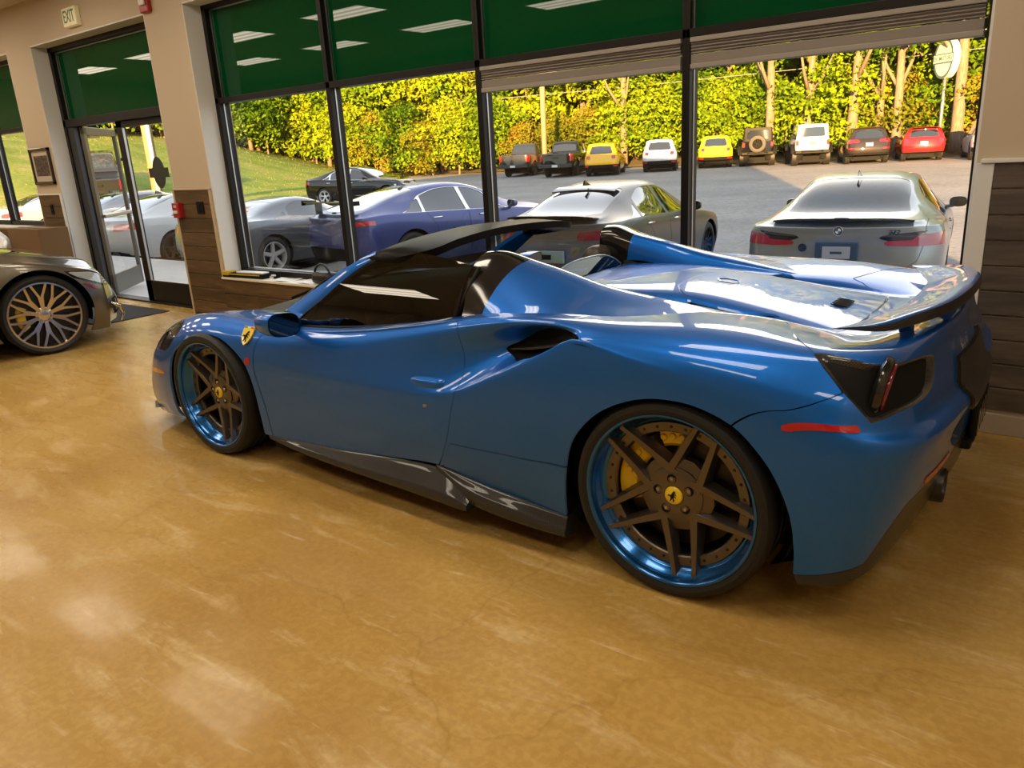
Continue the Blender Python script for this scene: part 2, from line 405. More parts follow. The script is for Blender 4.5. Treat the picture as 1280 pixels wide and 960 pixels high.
BUT = [ # buttress: station x, (y, z) from outer foot over the ridge to inner foot
 (1.03, [(.80,.852),(.765,.915),(.69,1.01),(.60,1.075),(.52,1.098),(.455,1.085),(.415,1.04),(.40,.90)]),
 (0.96, [(.80,.872),(.763,.93),(.68,1.02),(.585,1.08),(.505,1.096),(.445,1.083),(.412,1.04),(.395,.90)]),
 (0.87, [(.80,.889),(.757,.942),(.67,1.012),(.565,1.055),(.475,1.066),(.432,1.054),(.408,1.015),(.395,.90)]),
 (0.77, [(.797,.903),(.745,.948),(.655,.998),(.56,1.032),(.475,1.043),(.435,1.031),(.41,.99),(.40,.905)]),
 (0.64, [(.794,.910),(.735,.940),(.65,.972),(.565,1.000),(.487,1.012),(.445,1.001),(.418,.965),(.405,.905)]),
 (0.53, [(.79,.913),(.728,.933),(.65,.954),(.57,.974),(.495,.984),(.450,.974),(.423,.945),(.410,.905)]),
 (0.42, [(.778,.913),(.715,.926),(.64,.941),(.565,.957),(.497,.964),(.453,.956),(.427,.935),(.415,.90)]),
 (0.31, [(.76,.911),(.70,.921),(.63,.931),(.555,.942),(.492,.947),(.453,.940),(.430,.923),(.420,.895)]),
 (0.18, [(.73,.908),(.67,.914),(.60,.919),(.53,.923),(.470,.925),(.442,.919),(.428,.905),(.422,.88)]),
 (0.05, [(.69,.900),(.635,.905),(.57,.906),(.505,.906),(.450,.904),(.435,.899),(.427,.888),(.425,.86)]),
 (-.08, [(.66,.885),(.61,.888),(.55,.888),(.49,.886),(.440,.883),(.430,.878),(.427,.868),(.425,.84)]),
]
def buttress_grid(su=8, sv=8):
    return net_surface([[(x-(.05*min(1, max(0, (1.06-z)/.16)) if x > .9 else 0), y, z) for y, z in r] for x, r in BUT], su, sv, 2)
# panel outlines of the left half in net coordinates (station, belt)
CUT = {
 'arch_front': [(19.9,0.0),(20.53,0.11),(20.59,1.31),(20.54,2.33),(20.21,3.68),(19.67,4.77),(19.09,5.47),(18.4,5.29),(17.81,4.12),(17.53,2.86),(17.41,1.86),(17.37,0.86),(17.36,0.1)],
 'arch_rear': [(8.6,0.0),(8.47,0.71),(8.21,1.3),(7.77,1.66),(7.22,1.99),(6.59,2.31),(6.08,2.52),(5.48,2.67),(4.92,2.58),(4.54,2.25),(4.28,1.86),(4.07,1.29),(4.0,0.7),(4.0,0.17)],
 'door': [(17.1,0.0),(17.15,1.29),(17.25,2.15),(17.34,2.95),(17.34,4.13),(17.29,5.43),(17.19,6.37),(16.88,7.61),(16.42,8.81),(15.45,8.92),(14.49,8.88),(13.3,8.59),(12.46,8.51),(12.3,6.92),(12.24,6.22),(12.17,5.59),(12.13,5.08),(12.11,4.53),(12.15,3.92),(12.24,2.79),(12.4,2.06),(12.52,1.46),(12.97,0.11)],
 'sill': [(12.52,1.14),(10.61,1.1),(8.41,0.96),(8.5,0.0),(10.91,0.09),(12.83,0.14)],
 'bumper_seam': [(4.92,2.58),(4.25,3.67),(3.49,6.02),(3.69,6.7),(3.87,7.25),(3.98,7.65),(4.2,8.3),(4.61,9.14),(4.96,9.92)],
 'carbon_low': [(4.0,0.17),(3.37,0.29),(2.82,0.32),(2.72,0.45),(2.48,0.92),(2.25,1.26),(1.91,1.35),(1.18,1.09),(0.52,1.28)],
 'recess': [(4.07,7.9),(3.83,7.98),(3.44,7.8),(2.98,7.62),(2.02,7.6),(1.52,7.33),(1.43,6.92),(1.62,5.72),(1.91,5.24),(2.53,5.02),(2.98,4.59),(3.07,4.79),(3.23,5.25),(3.5,6.06),(3.69,6.7),(3.87,7.25)],
 'intake': [(11.09,5.55),(10.76,5.63),(10.39,5.85),(9.71,6.42),(9.08,6.36),(8.46,5.97),(7.99,5.23),(8.2,3.1),(8.68,2.97),(9.75,3.08),(10.72,4.8)],
 'marker': [(4.22,3.08),(3.25,4.37),(3.21,4.18),(3.23,3.87),(4.21,2.86),(4.23,2.96)],
 'slot': [(7.18,11.48),(6.71,11.46),(6.14,11.45),(5.63,11.56),(5.38,11.75),(5.21,11.57),(5.42,11.41),(5.75,11.33),(6.3,9.98),(7.01,11.01)],
 'headlight': [(21.86,5.21),(21.5,7.0),(20.8,7.67),(20.4,7.78),(20.05,6.22),(20.31,4.85),(20.76,3.84)],
 'handle': [(13.68,4.51),(13.51,4.71),(12.79,4.62),(12.66,4.4),(12.82,4.06),(13.51,4.21)],
 'sensor': [(2.46,2.47),(2.41,2.53),(2.36,2.4),(2.39,2.33)],
 'lock': [(13.3,2.57),(13.22,2.67),(13.14,2.58),(13.22,2.48)],
 'turn': [(22.18,2.55),(21.17,2.4),(20.79,2.1),(21.19,2.19),(22.0,2.31)],
 'side_badge': [(17.59,3.81),(17.51,4.09),(17.44,3.76),(17.51,3.31),(17.59,3.39)],
 'shield': [(17.81,6.42),(17.68,6.91),(17.47,6.86),(17.39,6.24),(17.4,5.62),(17.53,4.89),(17.67,5.45)],
 'mirror_base': [(17.29,6.31),(16.86,7.48)],
 'plate': [(0.82,5.3),(0.28,5.74),(0.0,6.11),(1.11,3.57),(0.96,2.7)],
}
# ------------------------------------------------------------------ body panels
car = empty('sports_car', (0, 0, 0), CAR_RZ, 'blue open-top sports car with yellow calipers and rear wing, in the middle of the showroom', 'car')
MU, MV = .185, .088
def uv_metric(S): return S.V[:, 3:5]*[MU, MV]
def cut_uv(S, poly, off=0.):
    return S.split(poly_sdf(uv_metric(S), np.array(poly)*[MU, MV])+off)
def seam_uv(S, poly, w=.0035):
    """cut a panel out and leave a thin gap round it"""
    d = poly_sdf(uv_metric(S), np.array(poly)*[MU, MV])
    a, rest = S.split(d+w/2)
    d = poly_sdf(uv_metric(rest), np.array(poly)*[MU, MV])
    _, b = rest.split(d-w/2)
    return a, b
def with_uv(G, su, sv, flip=False):
    S = grid_surf(G, flip); a, b = G.shape[:2]
    uv = np.stack(np.meshgrid(np.arange(a)/su, np.arange(b)/sv, indexing='ij'), -1).reshape(-1, 2)
    return Surf(np.hstack([S.V, uv]), S.N, S.F)
_o = Surf.obj
def surf_obj(S, name, m, parent, lip=0.):
    q = S.compact(); q = Surf(q.V[:, :3], q.N, q.F)
    if lip: q = q.lip(lip)
    return mesh_obj(name, q.V, q.F, m, parent, True, N=q.N)
def both(S, name, m, lip=0., parents=(None, None), side=None):
    """the left panel and its mirror image"""
    q = S.compact(); q = Surf(q.V[:, :3], q.N, q.F)
    if lip: q = q.lip(lip)
    r = q.mirrored()
    return (mesh_obj(name, q.V, q.F, m, parents[0] or car, True, N=q.N), mesh_obj(name, r.V, r.F, m, parents[1] or car, True, N=r.N))
def whole(S, name, m, lip=0.):
    """one panel that spans both sides"""
    q = S.compact(); q = Surf(q.V[:, :3], q.N, q.F)
    if lip: q = q.lip(lip)
    r = q.joined(q.mirrored()); return mesh_obj(name, r.V, r.F, m, car, True, N=r.N)
G0 = ferrari_grid(12, 10)
S0 = with_uv(G0, 12, 10, True)
# cockpit opening in plan
OPEN = [(.80, -.05), (.80, 0), (.825, .25), (.86, .388), (.97, .40), (.985, .785), (1.25, .788), (1.6, .786), (1.9, .775), (2.07, .745), (2.19, .70), (2.30, .60), (2.39, .40), (2.43, .2), (2.44, 0), (2.44, -.05)]
top = S0.V[:, 4] > 6.5
d = np.where(top, poly_sdf(S0.V[:, :2], OPEN), 1.)
_, S1 = S0.split(d)
def closed_below(p): return [(p[0][0], -1.)]+list(p)+[(p[-1][0], -1.)]
for k in ('arch_front', 'arch_rear'):
    _, S1 = cut_uv(S1, smooth_poly(closed_below(CUT[k]), 4))
SHELL = S1   # everything the thin black inner skin follows
inn = Surf(np.hstack([S1.V[:, :3]-S1.N*.016, S1.V[:, 3:]]), S1.N, S1.F)
whole(inn, 'inner_shell', M_BLACK)
# intake opening, tail lamp recess
CUT['intake'] = [(11.05, 5.45), (10.65, 5.7), (10.2, 6.05), (9.7, 6.4), (9.1, 6.5), (8.5, 6.2), (8.12, 5.4), (8.0, 4.5), (8.2, 3.5), (8.7, 3.22), (9.3, 3.18), (9.85, 3.3), (10.35, 3.95), (10.75, 4.8)]
_, S1 = cut_uv(S1, smooth_poly(CUT['intake'], 4))
REC, S1 = cut_uv(S1, smooth_poly(CUT['recess'], 3))
dep = poly_sdf(uv_metric(REC), np.array(smooth_poly(CUT['recess'], 3))*[MU, MV])
t = np.clip(-dep/.055, 0, 1); dd = .058*(t*t*(3-2*t))
REC2 = Surf(np.hstack([REC.V[:, :3]-REC.N*dd[:, None], REC.V[:, 3:]]), REC.N, REC.F)
q = REC2.compact(); me_l = mesh_obj('tail_light_recess', q.V[:, :3], q.F, M_GLOSSCARBON, car, True); me_r = mesh_obj('tail_light_recess', q.V[:, :3]*[1, -1, 1], [f[::-1] for f in q.F], M_GLOSSCARBON, car, True)
SLOT, S1 = cut_uv(S1, smooth_poly(CUT['slot'], 3))
sl = Surf(np.hstack([SLOT.V[:, :3]-SLOT.N*.025, SLOT.V[:, 3:]]), SLOT.N, SLOT.F)
both(sl, 'vent_slot', M_BLACK)
# lower carbon diffuser
low = [(5.0, -1), (4.0, -1)]+CUT['carbon_low'][:-2]+[(1.18, 1.30), (.5, 1.55), (-1, 1.7), (-1, -1)]
DIF, S1 = seam_uv(S1, low, .002)
whole(DIF, 'diffuser', M_CARBON, .012)
# sill, door, rear bumper, engine lid, bonnet
SIL, S1 = seam_uv(S1, [(12.52, 1.14), (10.61, 1.10), (8.0, .94), (8.0, -1), (13.5, -1), (12.85, .14)], .003)
both(SIL, 'sill_panel', M_BLUE, .01)
DOOR, S1 = seam_uv(S1, smooth_poly([CUT['door'][0]]+CUT['door'][1:-1]+[(12.92, .3), (13.3, -.6), (17.0, -.6)], 1), .006)
doors = both(DOOR, 'door', M_BLUE, .012)
bs = CUT['bumper_seam']
BUM, S1 = seam_uv(S1, [(-1, -1), (4.92, -1)]+bs+[(4.75, 10.1), (4.35, 11.0), (4.05, 12.5), (4.0, 14), (-1, 14)], .004)
whole(BUM, 'rear_bumper', M_BLUE, .012)
LID, S1 = seam_uv(S1, [(4.02, 14), (4.08, 12.5), (4.4, 11.2), (4.9, 11.15), (5.6, 11.6), (7.2, 11.7), (7.75, 12.3), (7.9, 14)], .004)
whole(LID, 'engine_lid', M_BLUE, .01)
HOOD, S1 = seam_uv(S1, [(16.2, 14), (16.9, 11.0), (17.35, 9.4), (17.75, 8.25), (18.4, 8.2), (19.2, 8.5), (20.2, 8.9), (21.2, 9.5), (21.9, 10.7), (22.3, 14)], .004)
whole(HOOD, 'bonnet', M_BLUE, .012)
HL, S1 = seam_uv(S1, smooth_poly(CUT['headlight'], 4), .003)
both(HL, 'headlight', glass('headlamp_cover', (.25, .27, .30), 1.5, 0, (.01, .012, .02), .6))
whole(S1, 'body_shell', M_BLUE, .012)
# small pieces laid on the skin
def on_skin(key, h, name, m, sm=4, parents=(None, None), sides=2, lipd=None, dome=0.):
    out = smooth_poly(CUT[key], sm) if sm else CUT[key]
    P, _ = cut_uv(S0, out)
    q = P.compact()
    if dome:      # a raised pull with rounded shoulders: normals follow the new form
        t = np.clip(-poly_sdf(uv_metric(q), np.array(out)*[MU, MV])/.022, 0, 1); q = Surf(q.V[:, :3]+q.N*(.0005+dome*(t*(2-t)))[:, None], q.N, q.F)
        for s_ in (1, -1): mesh_obj(name, q.V*[1, s_, 1], q.F if s_ == 1 else [f[::-1] for f in q.F], m, parents[0 if s_ == 1 else 1] or car, True)
        return
    q = Surf(q.V[:, :3]+q.N*h, q.N, q.F).lip(h+.004 if lipd is None else lipd)
    o = [mesh_obj(name, q.V, q.F, m, parents[0] or car, True, N=q.N)]
    if sides == 2:
        r = q.mirrored(); o.append(mesh_obj(name, r.V, r.F, m, parents[1] or car, True, N=r.N))
    return o
on_skin('marker', .004, 'side_marker', M_RED, 2)
on_skin('handle', .0, 'door_handle', M_BLUE, 3, doors, dome=.009)
CUT['rear_reflector'] = [(1.95, 1.40), (1.2, 1.34), (1.2, 1.52), (1.95, 1.60)]
on_skin('rear_reflector', .003, 'rear_reflector', M_RED, 0)
on_skin('lock', .002, 'door_lock', M_STEEL, 3, doors)
on_skin('sensor', .0015, 'parking_sensor', M_BLUE, 3)
on_skin('turn', .003, 'turn_signal', M_AMBER, 3)
sb = on_skin('side_badge', .003, 'wing_badge', mat('badge_red', (.40, .03, .02), 0, .4), 4)
def skin_point(uv):
    i = int(np.argmin(((S0.V[:, 3:5]-uv)**2).sum(1))); return S0.V[i, :3], S0.N[i]
# shield badges on the front wings
for s in (1, -1):
    p, n = skin_point(np.mean(CUT['shield'], 0)); p = p*[1, s, 1]; n = n*[1, s, 1]
    Mf = frame(p+n*.003, (-s, 0, 0) if s == 1 else (1, 0, 0), Vector((0, 0, 1)))
    # frame normal must follow the skin
    r = Vector((-1, 0, 0)) if s == 1 else Vector((1, 0, 0)); nn = Vector(n); u = nn.cross(r).normalized(); r = u.cross(nn).normalized(); Mf = Matrix((r, u, nn)).transposed().to_4x4(); Mf.translation = Vector(p+n*.001)
    W, H = .039, .050
    sh = [(-W, H), (W, H), (W*1.02, .3*H), (W*.85, -.2*H), (W*.5, -.68*H), (0, -H), (-W*.5, -.68*H), (-W*.85, -.2*H), (-W*1.02, .3*H)]
    b = flat_obj('shield_badge', sh, .006, Mf, M_BADGEY, car)
    Mg = Mf.copy(); Mg.translation = Mf @ Vector((0, -.004, .0062))
    flat_obj('horse_emblem', [(x*.062*(-1 if s == 1 else 1), y*.062) for x, y in HORSE], .001, Mg, M_BLACK, b)
    for k, c in enumerate(((.0, .22, .05), (.75, .75, .72), (.6, .01, .01))):
        x0 = -W+.003+k*(2*W-.006)/3
        flat_obj('colour_stripe', [(x0, H-.010), (x0+(2*W-.006)/3, H-.010), (x0+(2*W-.006)/3, H-.003), (x0, H-.003)], .0072, Mf, mat('stripe%d' % k, c, 0, .4), b)
# ------------------------------------------------------------------ buttresses and hoop trim
SB = with_uv(buttress_grid(10, 10), 10, 10, True)
f = SB.V[:, 0]-.868+(SB.V[:, 2]-.9)*.12
rear_, front_ = SB.split(f)
if rear_.N[len(rear_.N)//3][2] < 0:
    for q_ in (rear_, front_): q_.N = -q_.N; q_.F = [t[::-1] for t in q_.F]
both(rear_, 'buttress', M_BLUE, .01)
both(front_, 'hoop_trim', M_GLOSSBLACK, .03)
# front faces of the hoops
for s in (1, -1):
    b = MB(); yz = [(y, z) for y, z in BUT[0][1]]; n = len(yz)
    V = [(1.03, s*y, z) for y, z in yz]+[(.99, s*y, z-.02) for y, z in yz]
    b.add(V[:n], [tuple(range(n)) if s == 1 else tuple(range(n))[::-1]])
    b.build('hoop_panel', mat('hoop_lining', (.05, .036, .027), 0, .35), car)
# ------------------------------------------------------------------ windscreen, pillars, header
bl_base = [(2.19, .715), (2.27, .62), (2.36, .42), (2.40, .22), (2.415, 0)]
bz = [.785, .80, .822, .838, .845]
t_front = [(1.615, .600), (1.60, .50), (1.595, .40), (1.585, .2), (1.58, 0)]; tz = [1.083, 1.098, 1.110, 1.130, 1.137]
rows = []
for k in range(9):
    t = k/8; row = []
    for (bx, by), z0, (tx, ty), z1 in zip(bl_base, bz, t_front, tz):
        row.append((bx+(tx-bx)*t, by+(ty-by)*t, z0+(z1-z0)*t+.035*math.sin(PI*t)))
    rows.append(row)
WS = net_surface(rows, 4, 8, 2, ('free', 'free', 'free', 'mir'))
WSf = np.concatenate([WS, WS[:, ::-1][:, 1:]*[1, -1, 1]], 1)
b = MB(); b.grid(WSf, True); o = b.build('windscreen', M_SCREEN, car, True)
def strip(path_a, path_b, name, m, th=.02, parent=None, down=(0, 0, -1)):
    """a band between two 3D paths with a thickness"""
    A = np.array(curve_pts(path_a, 6)); B = np.array(curve_pts(path_b, 6)); dn = np.array(down)*th
    mid = (A+B)/2-dn*.35
    G = np.stack([A+dn, A, mid, B, B+dn], 1); b = MB(); b.grid(G); b.grid(G[:, [0, 4]], True)
    o = b.build(name, m, parent or car, True, .7); fix_normals(o); return o
for s in (1, -1):
    A = [(2.275, s*.742, .742), (2.168, s*.725, .808), (2.064, s*.71, .864), (1.841, s*.68, .984), (1.714, s*.66, 1.046), (1.61, s*.628, 1.094)]
    B = [(2.06, s*.785, .745), (1.995, s*.752, .805), (1.91, s*.732, .862), (1.765, s*.700, .950), (1.68, s*.678, 1.005), (1.59, s*.652, 1.058)]
    strip(A, B, 'windscreen_pillar', M_BLUE, .025)
H1 = [(1.69, .647, 1.055), (1.60, .60, 1.095), (1.60, .48, 1.112), (1.59, .3, 1.130), (1.58, 0, 1.142)]
H2 = [(1.60, .660, 1.052), (1.40, .655, 1.083), (1.30, .56, 1.108), (1.31, .36, 1.130), (1.34, 0, 1.140)]
def mirror_path(p): return p+[(x, -y, z) for x, y, z in p[::-1][1:]]
strip(mirror_path(H1), mirror_path(H2), 'roof_header', mat('header_black', (.006, .005, .005), 0, .35, spec=.05), .035)
# black seal line between pillar and glass
for s in (1, -1):
    b = MB(); b.tube([(2.06, s*.788, .742), (1.99, s*.757, .803), (1.765, s*.706, .944), (1.585, s*.655, 1.055)], .008, 6); b.build('pillar_seal', M_TRIM, car, True)
# side windows (raised) and black quarter trims
def side_glass(s):
    yz_ = lambda z: .80-.18*(z-.742)-.87*(z-.742)**2   # one barrel-shaped pane
    bot = [(x, yz_(z), z) for x, z in ((2.04, .742), (1.749, .757), (1.437, .790), (1.159, .826), (1.023, .851))]
    topp = [(x, yz_(z), z) for x, z in ((1.985, .785), (1.66, 1.028), (1.452, 1.091), (1.258, 1.088), (.975, 1.052))]
    bp = np.array(curve_pts(bot, 8)); tp = np.array(curve_pts(topp, 8)); G = []
    for k in range(9):
        t = k/8; g = bp*(1-t)+tp*t; g[:, 1] = [yz_(z) for z in g[:, 2]]; G.append(g*[1, s, 1])
    return np.array(G)
for s in (1,):
    b = MB(); b.grid(side_glass(s), s == 1); b.build('side_window', M_TINT, car, True)
    b = MB(); b.tube([(2.05, s*.795, .738), (1.745, s*.806, .757), (1.425, s*.806, .792), (1.138, s*.806, .834), (1.0, s*.806, .857)], .009, 6); b.build('window_seal', M_TRIM, car, True)
    b = MB(); b.tube([(1.023, s*.772, .851), (1.0, s*.732, .95), (.975, s*.664, 1.052)], .009, 6); b.build('window_seal', M_TRIM, car, True)
    b = MB(); b.tube([(1.975, s*.79, .745), (1.955, s*.765, .80), (1.925, s*.742, .845)], .008, 6); b.build('quarter_bar', M_TRIM, car, True)
b = MB()
for s in (1, -1):
    o_ = MB(); o_.grid(np.array([[(.985, s*.803, .86), (.99, s*.73, .96), (1.0, s*.60, 1.06)], [(.87, s*.80, .89), (.88, s*.745, .965), (.89, s*.61, 1.05)]])); 
# cowl, wipers
G = np.array([[(bx+.035, by+.02, z0-.035), (bx-.03, by, z0-.012)] for (bx, by), z0 in zip(bl_base, bz)]); G = np.concatenate([G, G[::-1][1:]*[1, -1, 1]])
b = MB(); b.grid(G, False); o = b.build('cowl_panel', M_TRIM, car, True)
for y0, y1 in ((.55, .02), (.05, -.45)):
    b = MB(); b.tube([(2.37, y0, .81), (2.33, (y0+y1)/2, .858), (2.28, y1, .885)], .008, 6); b.build('wiper', M_BLACK, car, True)
# ------------------------------------------------------------------ cabin
b = MB()
b.grid(np.array([[(2.42, y, .815-.05*abs(y)) , (2.15, y, .845-.07*abs(y)), (1.98, y, .83-.06*abs(y)), (1.93, y, .72), (1.95, y, .45)] for y in np.linspace(-.74, .74, 13)]))
o = b.build('dashboard', M_LEATHER, car, True); fix_normals(o)
b = MB(); 
for x0, x1, y0, y1, z0, z1 in ((.95, 2.2, -.80, .80, .13, .17), (.86, .92, -.78, .78, .15, .86), (1.0, 2.1, -.13, .13, .16, .46), (1.0, 2.2, .74, .79, .17, .74), (1.0, 2.2, -.79, -.74, .17, .74)):
    b.box(x0, x1, y0, y1, z0, z1, .015)
b.build('cabin_tub', M_LEATHER, car)
for s in (1, -1):
    b = MB(); y = .37*s
    b.grid(np.array([[(1.62, y+v*.24, .36+.05*v*v), (1.40, y+v*.25, .33+.07*v*v), (1.20, y+v*.25, .33+.08*v*v), (1.12, y+v*.25, .42+.02*v*v), (1.09-.05*v*v+.05, y+v*.25, .62), (1.02-.05*v*v+.05, y+v*.23, .80), (.995, y+v*.14, .92)] for v in np.linspace(-1, 1, 9)]))
    b.box(.95, 1.05, y-.20, y+.20, .30, .80, .04)
    st = b.build('seat', M_LEATHER, car, True); fix_normals(st)
    h = MB(); h.lathe([(.0, -.085), (.045, -.08), (.062, -.05), (.066, 0), (.062, .05), (.045, .08), (0, .085)], 16, 'y', (1.02, y, .945)); ho = h.build('headrest', mat('headrest_leather', (.045, .035, .028), 0, .45), st, True)
sw = MB(); Mw = frame((1.80, .37, .70), (0, 1, 0), (.35, 0, 1))
ring = [Mw @ Vector((.175*math.cos(a), .165*math.sin(a), 0)) for a in np.linspace(0, 2*PI, 33)[:-1]]
sw.tube(ring, .016, 8, True); sw.tube([ring[0], Mw @ Vector((0, 0, .03)), ring[16]], .02, 6); sw.tube([ring[24], Mw @ Vector((0, 0, .03))], .02, 6)
sw.tube([Mw @ Vector((0, 0, .03)), Mw @ Vector((0, 0, .2))], .04, 8); sw.build('steering_wheel', M_LEATHER, car, True)
b = MB(); b.box(1.70, 1.73, -.11, .11, 1.025, 1.085, .015); b.tube([(1.73, 0, 1.08), (1.66, 0, 1.125)], .012, 6); b.build('rearview_mirror', M_BLACK, car)
# glass wind deflector between the hoops
b = MB(); b.grid(np.array([[(.845, y, .90), (.87, y, 1.0-.12*(abs(y)/.4)**3)] for y in np.linspace(-.39, .39, 15)])); b.build('wind_deflector', glass('deflector_glass', (.22, .28, .34), 1.5), car, True)
b = MB(); b.tube([(.87, y, 1.0-.12*(abs(y)/.4)**3) for y in np.linspace(-.39, .39, 15)], .004, 6); b.build('deflector_edge', mat('glass_edge', (.35, .5, .6), 0, .2), car, True)
# ------------------------------------------------------------------ side intake: dark duct and carbon vane
for s in (1, -1):
    ip = np.array([skin_point(np.array(p))[0] for p in smooth_poly(CUT['intake'], 3)]); cen = ip.mean(0)
    rings = []
    for k, (sc_, dy) in enumerate(((1.015, -.026), (.98, -.05), (.92, -.10), (.80, -.18))):
        r = cen+(ip-cen)*sc_; r = r+np.array([-.03*k, dy, 0]); rings.append(r*[1, s, 1])
    G = np.array(rings); G = np.concatenate([G, G[:, :1]], 1); b = MB(); b.grid(G); n = len(ip); k0 = len(b.V); b.add(rings[-1].tolist(), [tuple(range(n))])
    o = b.build('intake_duct', M_BLACK, car, True)
    b = MB(); b.grid(np.array([[(.70, s*.845, .782), (.66, s*.80, .785)], [(.60, s*.865, .80), (.58, s*.80, .80)], [(.50, s*.90, .825), (.48, s*.82, .825)], [(.42, s*.915, .845), (.40, s*.84, .845)]]))
    b.grid(np.array([[(.70, s*.845, .778), (.70, s*.845, .782)], [(.60, s*.865, .792), (.60, s*.865, .80)], [(.50, s*.90, .817), (.50, s*.90, .825)], [(.42, s*.915, .84), (.42, s*.915, .845)]]))
    b.build('intake_vane', M_CARBON, car, True)
    b = MB(); lp = [tuple(p*[1, s, 1]) for p in ip]; k1 = int(np.argmax(ip[:, 0]))
# ------------------------------------------------------------------ side skirts
for s in (1, -1):
    def skirt(xs, name):
        G = []
        for x, zt, yt, yo, zo, zb in xs:
            G.append([(x, s*yt, zt), (x, s*(yt+.012), zt-.006), (x, s*(yo-.01), zo+.012), (x, s*yo, zo), (x, s*yo, zb), (x, s*(yo-.05), zb-.004), (x, s*.84, zb+.005), (x, s*.84, zt+.03)])
        P = net_surface(G, 5, 3, 1); b = MB(); b.grid(P, s == -1); n = P.shape[1]
        b.add([tuple(v) for v in P[0]], [tuple(range(n))]); b.add([tuple(v) for v in P[-1]], [tuple(range(n))[::-1]])
        o = b.build(name, M_CARBON, car, True, .6); fix_normals(o); return o
    skirt([(2.20, .185, .925, .930, .178, .165), (1.95, .196, .925, .955, .170, .148), (1.6, .214, .925, .972, .166, .137), (1.25, .243, .925, .985, .168, .130), (1.0, .245, .925, .995, .168, .122), (.90, .20, .935, .995, .150, .118), (.86, .165, .95, .99, .138, .118)], 'side_skirt')
    skirt([(1.06, .262, .925, .935, .25, .17), (.90, .238, .928, .965, .195, .145), (.72, .215, .928, .972, .175, .122), (.55, .198, .93, .966, .150, .112), (.41, .186, .93, .960, .138, .108)], 'rear_skirt')
# ------------------------------------------------------------------ rear wing
WF = [(-.41, .655, .920), (-.44, .60, .920), (-.487, .45, .920), (-.528, .30, .922), (-.542, .12, .923), (-.545, 0, .923)]
WT = [(-.415, .660, .922), (-.545, .605, .938), (-.622, .49, .957), (-.682, .32, .968), (-.712, .15, .981), (-.718, 0, .985)]
WF = [np.array(p) for p in curve_pts(mirror_path(WF), 5)]; WT = [np.array(p) for p in curve_pts(mirror_path(WT), 5)]
G = []
for a, c in zip(WF, WT):
    m_ = min(1., np.linalg.norm(a-c)/.17); th = np.array([-.012, 0, -.040])*m_
    ring = [a, a*.72+c*.28+np.array([0, 0, -.006*m_]), a*.4+c*.6+np.array([0, 0, -.004*m_]), c, c+th*.12+np.array([-.006*m_, 0, 0]), c+th*.85+np.array([-.004*m_, 0, 0]), c+th, a*.4+c*.6+th*.7, a+np.array([0, 0, -.010*m_])]
    G.append(ring)
G = np.array(G)
b = MB(); b.grid(G[:, :5]); wo = b.build('rear_wing', M_BLUE, car, True); fix_normals(wo)
b = MB(); b.grid(G[:, 4:7]); b.grid(np.concatenate([G[:, 6:], G[:, :1]], 1)); lo = b.build('wing_lip', M_CARBON, wo, True, .8); fix_normals(lo)
b = MB()
for y in (-.40, .40):
    b = MB(); b.box(-.60, -.56, y-.02, y+.02, .87, .93, .005); b.build('wing_foot', M_BLUE, wo)
# ------------------------------------------------------------------ tail lamps, plate, exhausts, badges
for s in (1, -1):
    Mt = Matrix.Translation((-.585, s*.775, .787)) @ Euler((0, math.radians(-10), math.radians(3*s))).to_matrix().to_4x4() @ Matrix.Scale(1.40, 4)
    b = MB(); b.lathe([(.0, .0), (.035, .0), (.052, -.006), (.060, -.014), (.066, -.010), (.068, .0), (.060, .008), (.0, .008)], 40, 'x')
    b.V = put(b.V, Mt); tl = b.build('tail_light', M_GLOSSBLACK, car, True, .8); fix_normals(tl)
    b = MB(); b.lathe([(.036, -.002), (.050, -.010), (.058, -.018), (.050, -.022), (.038, -.012), (.036, -.002)], 40, 'x'); b.V = put(b.V, Mt); b.build('light_ring', M_REDDARK, tl, True)
    b = MB(); b.lathe([(0, -.006), (.02, -.006), (.03, -.002)], 24, 'x'); b.V = put(b.V, Mt); b.build('lens', M_RED, tl, True)
# plate recess with carbon surround
poly = [(-.01, .757), (.25, .757), (.30, .70), (.255, .61), (.22, .585), (-.01, .585)]
def rear_cut(poly, h, name, m):
    d = np.where(S0.V[:, 3] < 2.0, poly_sdf(S0.V[:, 1:3], np.array(poly)), 1.)
    P, _ = S0.split(d); q = P.compact(); q = Surf(q.V[:, :3]+q.N*h, q.N, q.F); r = q.joined(q.mirrored()).lip(h+.004)
    return mesh_obj(name, r.V, r.F, m, car, True, N=r.N)
rear_cut([(-.01, .765), (.255, .765), (.31, .70), (.262, .602), (.225, .577), (-.01, .577)], .008, 'panel_edge', M_DARKMETAL)
rear_cut(poly, .012, 'rear_panel', M_CARBON)
b = MB(); b.box(-.790, -.772, -.17, .17, .44, .57, .006); pl = b.build('plate_holder', M_BLACK, car)
b = MB()
for y in (-.12, -.04, .04, .12): b.box(-.795, -.789, y-.022, y+.022, .455, .555, .003)
b.build('holder_insert', M_GLOSSBLACK, pl)
b = MB(); b.box(-.785, -.70, -.20, .20, .42, .455, .01); b.build('plate_shelf', M_TRIM, car)
V, F = text_mesh('488', .042, .0015, True)
for k, (ch, y) in enumerate((('f488 spider', .0),)):
    Mx = frame((-.722, .145, .795), (0, -1, 0), (.38, 0, 1)); text_obj('model_script', 'Ferrari', .048, Mx, M_CHROME, car, .0015, False, .25)
for y in (-.14, .14):
    b = MB(); b.lathe([(.0, .03), (.047, .03), (.050, -.02), (.056, -.03), (.058, -.02), (.058, .16)], 28, 'x', (-.715, y+.30*(1 if y > 0 else -1), .375)); b.build('exhaust_tip', M_DARKMETAL, car, True, .8)
b = MB()
